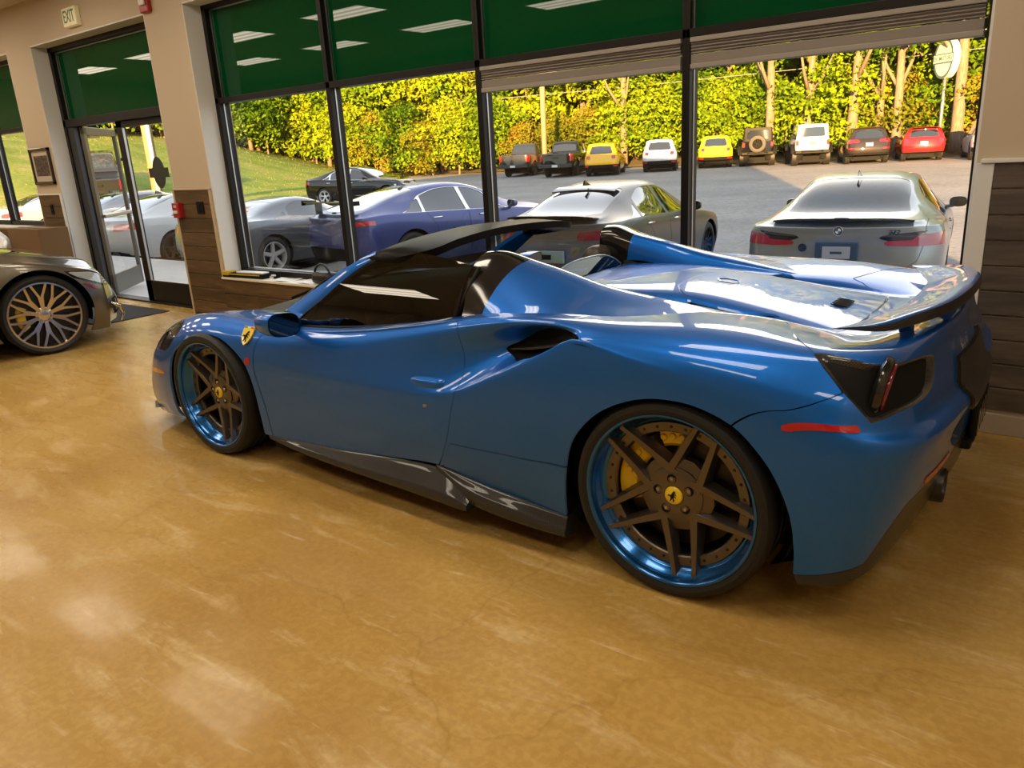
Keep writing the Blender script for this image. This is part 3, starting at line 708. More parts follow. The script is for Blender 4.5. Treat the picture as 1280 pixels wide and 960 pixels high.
for y in np.linspace(-.40, .40, 5):
    b.add([(-.30, y-.004, .12), (-.30, y+.004, .12), (-.62, y-.004, .20), (-.62, y+.004, .20), (-.30, y-.004, .17), (-.30, y+.004, .17), (-.66, y-.004, .30), (-.66, y+.004, .30)], [(0, 1, 3, 2), (4, 6, 7, 5), (0, 4, 5, 1), (2, 3, 7, 6), (0, 2, 6, 4), (1, 5, 7, 3)])
b.add([(-.3, -.8, .13), (-.3, .8, .13), (-.63, .70, .25), (-.70, .34, .325), (-.72, 0, .33), (-.70, -.34, .325), (-.63, -.70, .25)], [(0, 1, 2, 3, 4, 5, 6)])
b.build('diffuser_fins', M_CARBON, car)
# hexagonal lock and louvre on the engine lid
def lid_frame(x, dz=.002):
    i = np.argmin((S0.V[:, 0]-x)**2*40+(S0.V[:, 1])**2-(S0.V[:, 4] > 12)*10); p = S0.V[i, :3]; n = S0.N[i]
    if n[2] < 0: n = -n
    nn = Vector(n); r = Vector((0, -1, 0)); u = nn.cross(r).normalized(); M = Matrix((r, u, nn)).transposed().to_4x4(); M.translation = Vector((x, 0, p[2]+dz)); return M
hx = [(.042*math.cos(a), .052*math.sin(a)) for a in np.linspace(0, 2*PI, 7)[:-1]+PI/6]
hM = lid_frame(.172, .001)
b = MB(); n6 = 6
ringo = [(x*1.0, y*1.0, .002) for x, y in hx]; ringi = [(x*.88, y*.88, .0025) for x, y in hx]; rini = [(x*.80, y*.80, -.012) for x, y in hx]
b.add(put(ringo+ringi+rini, hM), [(i, (i+1) % 6, (i+1) % 6+6, i+6) for i in range(6)]+[(i+6, (i+1) % 6+6, (i+1) % 6+12, i+12) for i in range(6)]+[tuple(range(12, 18))])
b.build('lid_lock', M_BLUE, car)
lM = lid_frame(-.285, .003)
b = MB(); 
for k in range(-2, 3):
    c = k*.026
    fr_ = [(c-.0125, -.03), (c+.0125, -.03), (c+.0125, .03), (c-.0125, .03)]
    b.prism([(c-.0125, -.03), (c-.0095, -.03), (c-.0095, .03), (c-.0125, .03)], 0, .003, lambda a, d_, h: tuple(lM @ Vector((a, d_, h))))
    b.prism([(c+.0095, -.03), (c+.0125, -.03), (c+.0125, .03), (c+.0095, .03)], 0, .003, lambda a, d_, h: tuple(lM @ Vector((a, d_, h))))
    b.prism([(c-.0125, -.03), (c+.0125, -.03), (c+.0125, -.026), (c-.0125, -.026)], 0, .003, lambda a, d_, h: tuple(lM @ Vector((a, d_, h))))
    b.prism([(c-.003, -.02), (c+.003, -.02), (c+.003, .02), (c-.003, .02)], 0, .003, lambda a, d_, h: tuple(lM @ Vector((a, d_, h))))
b.build('lid_louvre', M_BLACK, car)
# ------------------------------------------------------------------ door mirrors
for s in (1, -1):
    prof = [(.0, .0), (.03, .035), (.07, .058), (.11, .062), (.135, .058)]
    c = np.array([1.925, s*1.0, .803]); G = []
    for k, (dx, r) in enumerate([(.115, .003), (.105, .35), (.08, .62), (.045, .85), (.0, .97), (-.055, 1.0), (-.068, .97)]):
        ring = []
        for a in np.linspace(0, 2*PI, 21):
            ca, sa = math.cos(a), math.sin(a)
            px = .090*np.sign(ca)*abs(ca)**.7*r; pz = .057*np.sign(sa)*abs(sa)**.7*r
            ring.append((c[0]+dx, c[1]+s*px+s*.0, c[2]+pz+.010*px/.09+(.018 if r < .1 else 0)))
        G.append(ring)
    b = MB(); b.grid(np.array(G), s == 1); mo = b.build('door_mirror', M_BLUE, car, True); fix_normals(mo)
    ring = np.array(G[-1])[:-1]; ring = ring.mean(0)+(ring-ring.mean(0))*.93; b = MB(); b.add(ring.tolist(), [tuple(range(len(ring)))])
    b.build('mirror_glass', mat('mirror_silver', (.09, .095, .1), 1., .05), mo)
    b = MB(); b.tube([(1.96, s*.93, .79), (1.99, s*.87, .765), (2.03, s*.80, .745)], [.026, .028, .034], 8); b.build('mirror_arm', M_BLUE, mo, True)
# splitter winglet by the front bumper
for s in (1, -1):
    b = MB(); b.grid(np.array([[(3.33, s*.84, .135), (3.47, s*.74, .12), (3.61, s*.44, .11), (3.69, s*.2, .105)], [(3.37, s*.888, .135), (3.555, s*.788, .12), (3.70, s*.475, .11), (3.79, s*.2, .105)]])); b.grid(np.array([[(3.37, s*.888, .135), (3.555, s*.788, .12), (3.70, s*.475, .11)], [(3.37, s*.888, .112), (3.555, s*.788, .095), (3.70, s*.475, .09)]]))
    b.build('front_splitter', M_CARBON, car)
# wheel-arch liners and floor pan
for x in (0, 2.65):
    for s in (1, -1):
        rr = .40 if x == 0 else .362
        b = MB(); b.lathe([(rr, 0), (rr, -.42), (.05, -.42)], 28, 'y', (x, .90, .36 if x == 0 else .338), a0=-.5, a1=PI+.5); 
        if s == -1: b = b.mirror()
        b.build('wheel_arch_liner', M_BLACK, car, True)
b = MB(); b.box(.42, 2.2, -.90, .90, .11, .14); b.box(-.35, 3.3, -.62, .62, .115, .15); b.box(3.04, 3.42, -.78, .78, .12, .145); b.box(3.04, 3.07, -.87, .87, .12, .55); b.build('floor_pan', M_BLACK, car)
# ------------------------------------------------------------------ wheels
def sports_wheel(R, L, W, cal_a, cal2=None):
    """R tyre radius, L rim lip radius, W tyre width; outer face towards +y"""
    w = empty('wheel'); k = L/.306
    t = MB(); e = R-L
    prof = [(L-.004, -.010), (L+.002, .000), (L+e*.35, .006), (L+e*.70, .001), (R-.006, -.018), (R-.001, -.035)]
    ys = np.linspace(-.045, -W+.045, 9); 
    for i in range(8):
        prof += [(R, ys[i]), (R, ys[i+1]-.004+.004)] if i % 2 == 0 else [(R-.006, ys[i]-.0005), (R-.006, ys[i+1]+.0005)]
    prof += [(R-.001, -W+.035), (R-.006, -W+.018), (L+e*.7, -W-.001), (L+e*.35, -W-.006), (L, -W), (L-.01, -W+.02)]
    t.lathe(prof, 96); o = t.build('tyre', M_RUBBER, w, True, .6)
    b = MB(); b.lathe([(L-.003, -.012), (L+.001, -.004), (L, .001), (L-.004, .002), (L-.010, -.002), (L-.013, -.014), (L-.016, -.034), (L-.024, -.040), (L-.028, -.058), (L-.036, -.066), (L-.046, -.070)], 96); b.build('rim_lip', M_BLUELIP, w, True, .9)
    b = MB(); b.lathe([(L-.044, -.066), (L-.046, -.064), (L-.076, -.066), (L-.080, -.070), (L-.080, -.085), (L-.060, -.10), (L-.055, -W+.02)], 96); rb = b.build('rim_ring', M_GUN, w, True, .6)
    b = MB(); b.lathe([(0, .0035), (.0045, .0035), (.006, 0)], 8); c = L-.061; o = b.build('rim_bolt', M_DARKMETAL, w, True, .5)
    for i in range(30):
        a = 2*PI*i/30+.05; q = o if i == 0 else copy_tree(o, w); q.location = (c*math.cos(a), -.0655, c*math.sin(a))
    b = MB()
    for i in range(5):
        th = PI/2+2*PI*i/5-math.radians(10.5)
        for sg in (1, -1):
            ap = np.array([.108*k*math.cos(th+sg*.10), .108*k*math.sin(th+sg*.10)]); an = th+sg*math.radians(29.0); tp = np.array([(L-.016)*math.cos(an), (L-.016)*math.sin(an)])
            root = ap*.55
            dirv = (tp-ap)/np.linalg.norm(tp-ap); nr = np.array([-dirv[1], dirv[0]])*sg
            secs = []
            for tt in (-.22, 0, .12, .35, .6, .82, 1.0):
                p = ap+(tp-ap)*tt; wd = (.042-.018*max(tt, 0))*k; r_ = np.linalg.norm(p)
                yf = -.066+.036*max(0, (r_-.10)/(L-.10))**1.2; hd = .044*(1-.25*max(tt, 0))
                yb = yf-hd
                cs = [(wd*.34, yf-.003), (wd*.30, yf), (-wd*.30, yf), (-wd*.34, yf-.003), (-wd*.62, yb), (wd*.62, yb)]
                secs.append([(p[0]+nr[0]*q_, y_, p[1]+nr[1]*q_) for q_, y_ in cs])
            G = np.array(secs); G = np.concatenate([G, G[:, :1]], 1); b.grid(G); n = 6; b.add(secs[0], [tuple(range(n))]); b.add(secs[-1], [tuple(range(n))[::-1]])
        # webs that tie neighbouring V arms to the hub
        a2 = th+PI/5; r1, r2 = .072*k, .135*k
        q0 = [(r*math.cos(a2+d_), y_, r*math.sin(a2+d_)) for r, d_, y_ in ((r1, -.55, -.068), (r1, .55, -.068), (r2, .30, -.080), (r2, 0, -.088), (r2, -.30, -.080))]
        q1 = [(x_, y_-.03, z_) for x_, y_, z_ in q0]; b.add(q0+q1, [(0, 1, 2, 3, 4), (9, 8, 7, 6, 5)]+[(i2, i2+5, (i2+1) % 5+5, (i2+1) % 5) for i2 in range(5)])
    # hub with lug pockets
    b.lathe([(.034*k, -.062), (.040*k, -.060), (.078*k, -.064), (.100*k, -.070), (.104*k, -.10), (.05*k, -.105)], 60)
    so = b.build('spokes', M_GUN, w, True, .55); fix_normals(so)
    b = MB(); nut = MB(); b.lathe([(0, -.0005), (.0135, .0), (.0155, .0022), (.017, .0016)], 16); nut.lathe([(0, .003), (.006, .003), (.008, .0)], 6); lp_ = b.build('lug_pocket', M_BLACK, w, True, .5); ln_ = nut.build('lug_nut', M_STEEL, w)
    for i in range(5):
        a = PI/2+2*PI*i/5-math.radians(8); c = (.060*k*math.cos(a), -.0625, .060*k*math.sin(a))
        for o in (lp_, ln_): q = o if i == 0 else copy_tree(o, w); q.location = c
    b = MB(); b.lathe([(0, -.052), (.026*k, -.053), (.031*k, -.056), (.033*k, -.062)], 32); b.build('centre_cap', M_BADGEY, w, True)
    Mh = frame((0, -.0525, 0), (-1, 0, 0), (0, 0, 1)); flat_obj('horse_emblem', [(-x*.040*k, y*.040*k) for x, y in HORSE], .0012, Mh, M_BLACK, w)
    b = MB(); rd = L-.085; b.lathe([(.07, -.125), (.085, -.125), (.09, -.13), (rd-.012, -.13), (rd-.012, -.165), (.09, -.165), (.07, -.125)], 64); b.build('brake_disc', M_DARKMETAL, w, True, .5)
    def caliper(a0, a1, r0, r1, y0, y1, name, m):
        b = MB(); A = np.linspace(a0, a1, 13); G = []
        for i, a in enumerate(A):
            e_ = min(1, min(i, 12-i)/1.5)*.018+.0; cs = [(r0+.0-e_*.3, y0), (r0, y1-.01), (r0+.012, y1), (r1-.01, y1), (r1, y1-.014), (r1, y0)]
            G.append([(r*math.cos(a), y-(.012 if i in (0, 12) and y == y1 else 0), r*math.sin(a)) for r, y in cs])
        G = np.array(G); b.grid(G); n = 6; b.add(G[0].tolist(), [tuple(range(n))]); b.add(G[-1].tolist(), [tuple(range(n))[::-1]])
        for a in A[[2, 6, 10]]:
            r = (r0+r1)/2; b.lathe([(0, .006), (.010, .006), (.013, 0)], 10, 'y', (r*math.cos(a), y1, r*math.sin(a)))
        o = b.build(name, m, w, True, .5); fix_normals(o); return o
    caliper(cal_a[0], cal_a[1], rd-.075, rd+.012, -.20, -.098, 'brake_caliper', M_YELLOW)
    if cal2: caliper(cal2[0], cal2[1], rd-.06, rd+.012, -.19, -.105, 'parking_caliper', M_YELLOW)
    b = MB(); b.lathe([(.0, -.16), (.10, -.16), (L-.055, -.17), (L-.055, -.175), (.0, -.175)], 32); b.build('hub_carrier', M_BLACK, w, True, .5)
    return w
wr = sports_wheel(.356, .306, .32, (math.radians(-22), math.radians(50)), (math.radians(68), math.radians(98)))
wf = sports_wheel(.338, .290, .26, (math.radians(142), math.radians(222)))
for w_, x, y, z in ((wr, 0, .965, .356), (wf, 2.65, .9546, .338)):
    w_.parent = car; w_.location = (x, y, z)
    c = copy_tree(w_, car); c.location = (x, -y, z); c.rotation_euler = (0, 0, PI)
wf.rotation_euler = (0, 0, math.radians(0))
# ================================================================== other vehicles: one builder, a profile per model (x forward from the rear axle)
def ip(tab, x):
    t = sorted(tab); return float(np.interp(x, [a for a, _ in t], [b for _, b in t]))
def car_grid(P, su, sv):
    ro, fo = P['ro'], P['wb']+P['fo']; bow = P.get('bow', .15); bt = P.get('bt', 4); nt = P.get('nt', 4); flat = P.get('box', 0.)
    def belts(x):
        zb, zs, zt, w, wr = (ip(P[k], x) for k in ('bot', 'belt', 'top', 'w', 'wr')); h = zs-zb
        dr = .075*min(1., max(.12, (zt-zs)/.40))*(1-.5*flat); e = (wr, zt-dr); b4 = (w-.05+.03*flat, zs)
        L = lambda t: (b4[0]+(e[0]-b4[0])*t, b4[1]+(e[1]-b4[1])*t)
        return [(w-.05, zb), (w-.006, zb+.3*h), (w, zb+.62*h), (w-.014+.01*flat, zb+.88*h), b4, L(.22), L(.78), e, (wr*.80, zt-.25*dr), (wr*.42, zt-.05*dr), (0, zt)]
    xs = P['xs']; net = []
    def tailcol(fr):
        B = belts(-ro+.02); C0 = belts(xs[0]); col = []; xl = -ro+ip(P['tail'], B[bt][1])+bow*fr**3
        for j in range(11):
            y, z = B[j]
            if j <= bt: col.append((-ro+ip(P['tail'], z)+bow*fr**3, fr*y, z))
            else:
                s = (j-bt)/(11.-bt); yb, z1 = C0[j]; x = xl+(xs[0]-.04-xl)*s*(1-.25*fr); col.append((x, fr*yb if fr else 0, B[bt][1]+(B[10][1]-B[bt][1])*min(1, s*1.6) if bt < 7 else z))
        return col
    def nosecol(fr):
        B = belts(fo-.02); C0 = belts(xs[-1]); col = []; nb = P.get('nbow', .28); xl = fo+ip(P['nose'], B[nt][1])-nb*fr**3
        for j in range(11):
            y, z = B[j]
            if j <= nt: col.append((fo+ip(P['nose'], z)-nb*fr**3, fr*y, z))
            else:
                s = (j-nt)/(11.-nt); yb, z1 = C0[j]; x = xl+(xs[-1]+.05-xl)*s*(1-.25*fr); col.append((x, fr*yb, B[nt][1]+(B[10][1]-B[nt][1])*min(1, s*1.6)))
        return col
    net = [tailcol(0), tailcol(.5), tailcol(.87)]+[[(x, y, z) for y, z in belts(x)] for x in xs]+[nosecol(.87), nosecol(.5), nosecol(0)]
    return net_surface(net, su, sv, 2, ('mir', 'mir', 'free', 'mir'))
LIBWHEEL = {}
def lot_wheel(kind, R, W, nsp, rimm, rimr=.70, yshape=False, detail=1):
    key = (kind, R, W)
    if key in LIBWHEEL: return copy_tree(LIBWHEEL[key])
    w = empty('wheel'); L = R*rimr; n = 48 if detail else 24
    b = MB(); b.lathe([(L, -.012), (L+.01, 0), (L+(R-L)*.5, .006), (R-.02, -.006), (R, -.03), (R, -W+.03), (R-.02, -W+.006), (L+.01, -W), (L, -W+.02)], n); b.build('tyre', M_RUBBER, w, True, .6)
    b = MB(); b.lathe([(L+.002, -.006), (L-.012, -.006), (L-.022, -.035), (L-.03, -.09), (L-.03, -W+.02)], n)
    b.lathe([(0, -.045), (.05, -.047), (.07, -.055), (.072, -.09)], 24)
    for i in range(nsp):
        a = 2*PI*i/nsp+.3
        arms = ((0., 0.),) if not yshape else ((0., -.22), (0., .22))
        for (d0, d1) in arms:
            r0 = .045 if not yshape else .05; r1 = L-.008; wd = (.036 if not yshape else .020)*(R/.34)*(5/nsp if nsp <= 5 else 5/nsp*1.1)**.5
            secs = []
            pts = [(r0, a+d0), (r0+(r1-r0)*.5, a+d0*.5+d1*.35 if yshape else a), (r1, a+d1)]
            for k, (r, q) in enumerate(pts):
                p = np.array([r*math.cos(q), r*math.sin(q)]); nr = np.array([-math.sin(q), math.cos(q)]); yf = -.045+.030*(r/L); ww = wd*(1.15-.25*k/2)
                cs = [(ww*.7, yf), (-ww*.7, yf), (-ww, yf-.035), (ww, yf-.035)]; secs.append([(p[0]+nr[0]*u, yy, p[1]+nr[1]*u) for u, yy in cs])
            G = np.array(secs); G = np.concatenate([G, G[:, :1]], 1); b.grid(G); b.add(secs[-1], [(3, 2, 1, 0)])
    o = b.build('alloy_rim', rimm, w, True, .5); fix_normals(o)
    b = MB(); b.lathe([(0, -.10), (L-.05, -.10), (L-.02, -.105)], n); b.build('brake_disc', M_DARKMETAL if detail else M_BLACK, w, True)
    LIBWHEEL[key] = w; return w
def lot_car(name, P, loc, heading, label, cat='car', group=None, su=7, sv=5, detail=1):
    root = empty(name, loc, heading, label, cat, group)
    S = with_uv(car_grid(P, su, sv), su, sv, True); S.N = S.N
    hw = ip(P['w'], P['wb']/2); wr_ = P.get('R', .34); yo = P.get('track', hw-.02); paint = P['paint']
    def mk(Q, nm, m, mode='whole', lip=.0):
        q = Q.compact()
        if not q.F: return []
        q = Surf(q.V[:, :3], q.N, q.F)
        if lip: q = q.lip(lip)
        r = q.mirrored()
        if mode == 'whole': j = q.joined(r); return [mesh_obj(nm, j.V, j.F, m, root, True, N=j.N)]
        return [mesh_obj(nm, q.V, q.F, m, root, True, N=q.N), mesh_obj(nm, r.V, r.F, m, root, True, N=r.N)]
    # wheel openings
    for x in (0, P['wb']):
        f = np.hypot(S.V[:, 0]-x, (S.V[:, 2]-wr_)*1.0)-P.get('arch', wr_+.045); f = np.where(S.V[:, 1] > .3*hw, f, 1.); f = np.where(S.V[:, 4] < 4.6, f, 1.); _, S = S.split(f)
    inn = Surf(S.V[:, :3]-S.N*.02, S.N, S.F)
    if detail:
        q = inn.compact(); j = q.joined(q.mirrored()); mesh_obj('inner_shell', j.V, j.F, M_BLACK, root, True, N=j.N)
    # panes and panels: ('name', material, mode, plane, outline, mask, inset)
    for nm, m, mode, plane, outline, mask, inset in P['cuts']:
        if plane == 'xv': C2 = np.stack([S.V[:, 0], S.V[:, 4]*.12], 1); O = [(a, b*.12) for a, b in outline]
        elif plane == 'yz': C2 = S.V[:, 1:3]; O = outline
        elif plane == 'xz': C2 = S.V[:, [0, 2]]; O = outline
        elif plane == 'xy': C2 = S.V[:, :2]; O = outline
        d = poly_sdf(C2, O); d = np.where(mask(S.V), d, 1.)
        Q, S = S.split(d)
        if inset and Q.F: Q = Surf(np.hstack([Q.V[:, :3]-Q.N*inset, Q.V[:, 3:]]), Q.N, Q.F)
        if nm: mk(Q, nm, m, mode, 0)
    # seams
    if detail:
        for plane, outline, nm, mask in P.get('panels', []):
            C2 = np.stack([S.V[:, 0], S.V[:, 2]], 1) if plane == 'xz' else S.V[:, 1:3]
            d = np.where(mask(S.V), poly_sdf(C2, outline), 1.); A, R_ = S.split(d+.003)
            C2 = np.stack([R_.V[:, 0], R_.V[:, 2]], 1) if plane == 'xz' else R_.V[:, 1:3]
            d = np.where(mask(R_.V), poly_sdf(C2, outline), 1.); _, S = R_.split(d-.003)
            mk(A, nm, paint, 'pair' if plane == 'xz' else 'whole')
    mk(S, 'body', paint, 'whole', .012)
    # wheels, dark wells
    for x in (0, P['wb']):
        for s in (1, -1):
            w = lot_wheel(P.get('wk', name), wr_, P.get('tw', .24), P.get('nsp', 5), P.get('rim', M_DARKMETAL), P.get('rimr', .72), P.get('ysp', False), detail); w.parent = root; w.location = (x, s*yo, wr_); w.rotation_euler = (0, 0, 0 if s == 1 else PI)
    b = MB(); b.box(-.35, P['wb']+.35, -yo+.26, yo-.26, .16, .45); b.box(.5, P['wb']-.5, -hw+.07, hw-.07, .16, .42); b.build('chassis', M_BLACK, root)
    for x in (0, P['wb']):
        for s in (1, -1):
            b = MB(); b.lathe([(wr_+.05, -.01), (wr_+.05, -.30), (.05, -.30)], 20, 'y', (x, hw-.08, wr_), a0=-.3, a1=PI+.3); b = b if s == 1 else b.mirror(); b.build('wheel_well', M_BLACK, root, True)
    if 'mirror' in P:
        x, y, z = P['mirror']
        for s in (1, -1):
            G = []
            for dx, r in ((.10, .05), (.07, .65), (.02, .95), (-.03, 1.), (-.04, .95)):
                G.append([(x+dx, s*(y+.10*np.sign(math.cos(a))*abs(math.cos(a))**.7*r), z+.065*np.sign(math.sin(a))*abs(math.sin(a))**.7*r) for a in np.linspace(0, 2*PI, 17)])
            b = MB(); b.grid(np.array(G), s == 1); b.tube([(x+.03, s*(y-.05), z-.05), (x+.05, s*(y-.17), z-.07)], .025, 6); mo = b.build('door_mirror', P.get('mirror_m', paint), root, True, .8); fix_normals(mo)
            ring = np.array(G[-1])[:-1]; b = MB(); b.add((ring+[-.001, 0, 0]).tolist(), [tuple(range(len(ring)))]); b.build('mirror_glass', MATS['mirror_silver'], mo)
    for (x, y, z) in P.get('handles', []):
        for s in (1, -1):
            b = MB(); b.tube([(x-.10, s*y, z), (x-.085, s*(y+.022), z+.004), (x+.085, s*(y+.022), z+.004), (x+.10, s*y, z)], .012, 6); b.build('door_handle', P.get('handle_m', M_CHROME), root, True)
    if 'fin' in P:
        x, z = P['fin']; b = MB(); b.grid(np.array([[(x-.08, s*.018, z-.01), (x-.07, s*.008, z+.05), (x-.05, 0, z+.062)] for s in (1,)]+[[(x+.10, s*.018, z-.01), (x+.05, s*.008, z+.012), (x-.02, 0, z+.05)] for s in (1,)])); t = b.mirror(); b.add(t.V, t.F); b.build('roof_antenna', P.get('fin_m', M_GLOSSBLACK), root, True)
    if 'plate' in P:
        x, z, m = P['plate']; b = MB(); b.box(x-.012, x+.02, -.155, .155, z-.077, z+.077, .006); b.build('licence_plate', m, root)
    return root
M_CARGLASS = mat('car_glass', (.012, .016, .02), 0, .03, 1., .0, spec=.8)
M_PLATEW = mat('plate_white', (.55, .55, .52), 0, .4)
M_PLATEO = mat('plate_orange', (.55, .22, .05), 0, .4)
UP = lambda V: V[:, 4] > 3.9
ANY = lambda V: np.ones(len(V), bool)
def LOTZ(y): return -.41+.0112*max(0., -y-5)
def sedan(paint, **k):
    """three-box saloon / fastback profile, overridable"""
    P = dict(ro=1.05, wb=2.86, fo=.86, R=.345, tw=.26, paint=paint, bow=.16, bt=4, nt=4,
      xs=[-.72, -.45, -.2, 0, .25, .55, .9, 1.3, 1.7, 2.05, 2.4, 2.75, 3.05, 3.3],
      bot=[(-1.1, .34), (-.7, .28), (-.4, .22), (.5, .20), (2.4, .20), (3.2, .20), (3.8, .22)],
      belt=[(-1.1, .99), (-.5, 1.0), (.5, .97), (1.9, .92), (2.3, .90), (3.0, .82), (3.75, .66)],
      top=[(-1.1, 1.055), (-.75, 1.06), (-.55, 1.075), (-.3, 1.15), (0, 1.265), (.3, 1.365), (.6, 1.42), (.95, 1.44), (1.35, 1.425), (1.65, 1.36), (1.95, 1.22), (2.2, 1.075), (2.4, 1.01), (2.9, .95), (3.4, .84), (3.75, .70)],
      w=[(-1.1, .90), (-.5, .94), (0, .952), (.5, .94), (1.4, .93), (2.4, .93), (2.86, .94), (3.3, .92), (3.72, .84)],
      wr=[(-1.1, .72), (-.5, .70), (-.2, .62), (.3, .565), (.9, .57), (1.5, .575), (1.9, .63), (2.3, .70), (3, .68), (3.7, .60)],
      tail=[(.2, .10), (.42, .02), (.62, .0), (.8, .03), (.96, .05), (1.0, .03)], nose=[(.2, -.06), (.4, 0), (.55, -.02), (.7, -.10)],
      mirror=(1.98, .98, 1.0), handles=[(.28, .925, .86), (1.30, .915, .84)], fin=(.45, 1.43))
    P.update(k); return P
def sedan_cuts(P, side=None, rear=None, front=None, lights=None, lower=.36, lm=M_RED, lowm=M_TRIM):
    ro = P['ro']; C = []
    C.append(('rear_window', P.get('glass', M_CARGLASS), 'whole', 'xv', rear or [(-.48, 11), (-.48, 8.6), (-.42, 7.7), (.15, 7.35), (.42, 7.6), (.46, 8.5), (.47, 11)], lambda V: V[:, 4] > 6.9, .004))
    C.append(('windscreen', P.get('glass', M_CARGLASS), 'whole', 'xv', front or [(1.42, 11), (1.42, 8.2), (1.48, 7.3), (2.05, 7.25), (2.22, 7.8), (2.27, 11)], lambda V: V[:, 4] > 6.9, .004))
    for s_ in (side or [[(.34, 4.25), (1.12, 4.25), (1.12, 6.75), (.62, 6.75), (.30, 5.9)], [(1.20, 4.25), (2.02, 4.25), (1.98, 4.9), (1.55, 6.75), (1.20, 6.75)], [(.0, 4.3), (.28, 4.25), (.24, 5.5), (.10, 4.9)]]):
        C.append(('side_window', P.get('sglass', P.get('glass', M_CARGLASS)), 'pair', 'xv', s_, UP, .004))
    for L in (lights or [[(.44, .80), (.47, .90), (.66, .93), (1.2, .98), (1.2, .84), (.66, .80)]]):
        C.append(('tail_light', lm, 'pair', 'yz', L, lambda V: V[:, 0] < -ro+.42, -.003))
    if lower: C.append(('rear_valance', lowm, 'whole', 'yz', [(-.1, .1), (-.1, lower+.04), (.5, lower+.04), (.72, lower), (.80, .1)], lambda V: V[:, 0] < -ro+.4, 0))
    P['cuts'] = C; return P
# ------------------------------------------------------------------ silver saloon close outside the right window, seen from behind
M_SILVER = m_paint('brooklyn_grey_paint', (.22, .24, .245), .55, .30)
P = sedan(M_SILVER, nsp=5, ysp=True, rim=M_DARKMETAL, glass=M_SCREEN, fin=(.40, 1.425), mirror_m=M_SILVER, handles=[(.30, .925, .86), (1.32, .915, .84)], handle_m=M_SILVER, R=.35,
  w=[(-1.1, .905), (-.6, .94), (0, .962), (.5, .945), (1.4, .93), (2.4, .93), (2.86, .945), (3.3, .92), (3.72, .84)])
sedan_cuts(P, lights=None, lower=.40)
sm = M_REDDARK
P['cuts'] = [c for c in P['cuts'] if c[0] != 'tail_light']
P['cuts'] += [('tail_light', mat('dark_red_lens', (.30, .008, .03), 0, .12, 1.), 'pair', 'yz', [(.40, .845), (.44, .868), (.66, .875), (.72, .925), (1.2, .965), (1.2, .825), (.66, .815), (.46, .82)], lambda V: V[:, 0] < -.62, -.004),
  ('light_housing', M_GLOSSBLACK, 'pair', 'yz', [(.36, .90), (.42, .925), (.70, .955), (.80, .965), (.72, .925), (.66, .875), (.44, .868)], lambda V: V[:, 0] < -.62, -.002)]
P['panels'] = [('yz', [(-.1, 1.2), (-.1, .60), (.62, .60), (.72, .68), (.755, .80), (.77, 1.0), (.77, 1.2)], 'boot_lid', lambda V: (V[:, 0] < -.55)),
  ('xz', [(.18, .25), (.30, .50), (.42, .70), (.38, .98), (1.16, .97), (1.18, .25)], 'door', lambda V: V[:, 4] < 4.05), ('xz', [(1.19, .25), (1.17, .965), (2.05, .93), (2.22, .6), (2.20, .25)], 'door', lambda V: V[:, 4] < 4.05)]
bsdf(M_SILVER).inputs['Coat Weight'].default_value = .5
m3 = lot_car('saloon_car', P, (1.183, -6.017, -.41), math.radians(-82.9), 'silver grey saloon seen from behind right outside the right-hand window', 'car', None, 10, 8)
b = MB(); 
G = []
for y in np.linspace(-.66, .66, 25): G.append([(-.80+.10*(y/.66)**2, y, 1.052-.010*(y/.66)**2), (-.93+.10*(y/.66)**2, y, 1.072-.014*(y/.66)**2), (-1.02+.13*(y/.66)**2, y, 1.088-.03*(y/.66)**4), (-1.01+.13*(y/.66)**2, y, 1.070-.03*(y/.66)**4), (-.95+.1*(y/.66)**2, y, 1.045)])
b.grid(np.array(G)); o = b.build('boot_spoiler', M_GLOSSBLACK, m3, True, .9); fix_normals(o)
Mb = frame((-1.012, 0, .965), (0, -1, 0), (-.05, 0, 1))
bd = flat_obj('roundel_badge', circle(.044), .006, Mb, M_GLOSSBLACK, m3)
for k, c in enumerate((M_WHITEPLASTIC, mat('roundel_blue', (.02, .12, .42), 0, .3), M_WHITEPLASTIC, MATS['roundel_blue'])):
    flat_obj('badge_quarter', [(0, 0)]+[(.027*math.cos(a), .027*math.sin(a)) for a in np.linspace(k*PI/2, (k+1)*PI/2, 9)], .0075, Mb, c, bd)
b = MB(); b.V = []; 
ro_ = [Mb @ Vector((x, y, .006)) for x, y in circle(.043)]; b.tube(ro_, .003, 6, True); b.build('badge_rim', M_CHROME, bd, True)
text_obj('model_badge', 'M3', .075, frame((-1.005, -.50, .945), (0, -1, 0), (-.05, 0, 1)), M_GLOSSBLACK, m3, .003, True, .3)
b = MB(); b.box(-1.075, -1.045, -.20, .20, .66, .86, .01); ph = b.build('plate_frame', mat('navy_plate', (.02, .05, .10), 0, .3), m3)
b = MB(); b.box(-1.085, -1.072, -.13, .13, .70, .82, .004); b.build('plate_panel', mat('plate_grey', (.33, .37, .42), 0, .4), ph)
b = MB(); b.box(-1.088, -1.084, -.055, .055, .748, .772, .002); b.build('plate_insert', MATS['navy_plate'], ph)
b = MB(); b.lathe([(0, -.002), (.035, -.002), (.04, .003)], 24, 'x', (-1.035, .33, .80)); b.build('tow_cap', M_TRIM, m3, True)
for s in (1, -1):
    for e in (.52, .64):
        b = MB(); b.lathe([(.03, .02), (.045, 0), (.05, -.01), (.05, .1)], 20, 'x', (-1.02, s*e, .34)); b.build('exhaust_tip', M_DARKMETAL, m3, True)
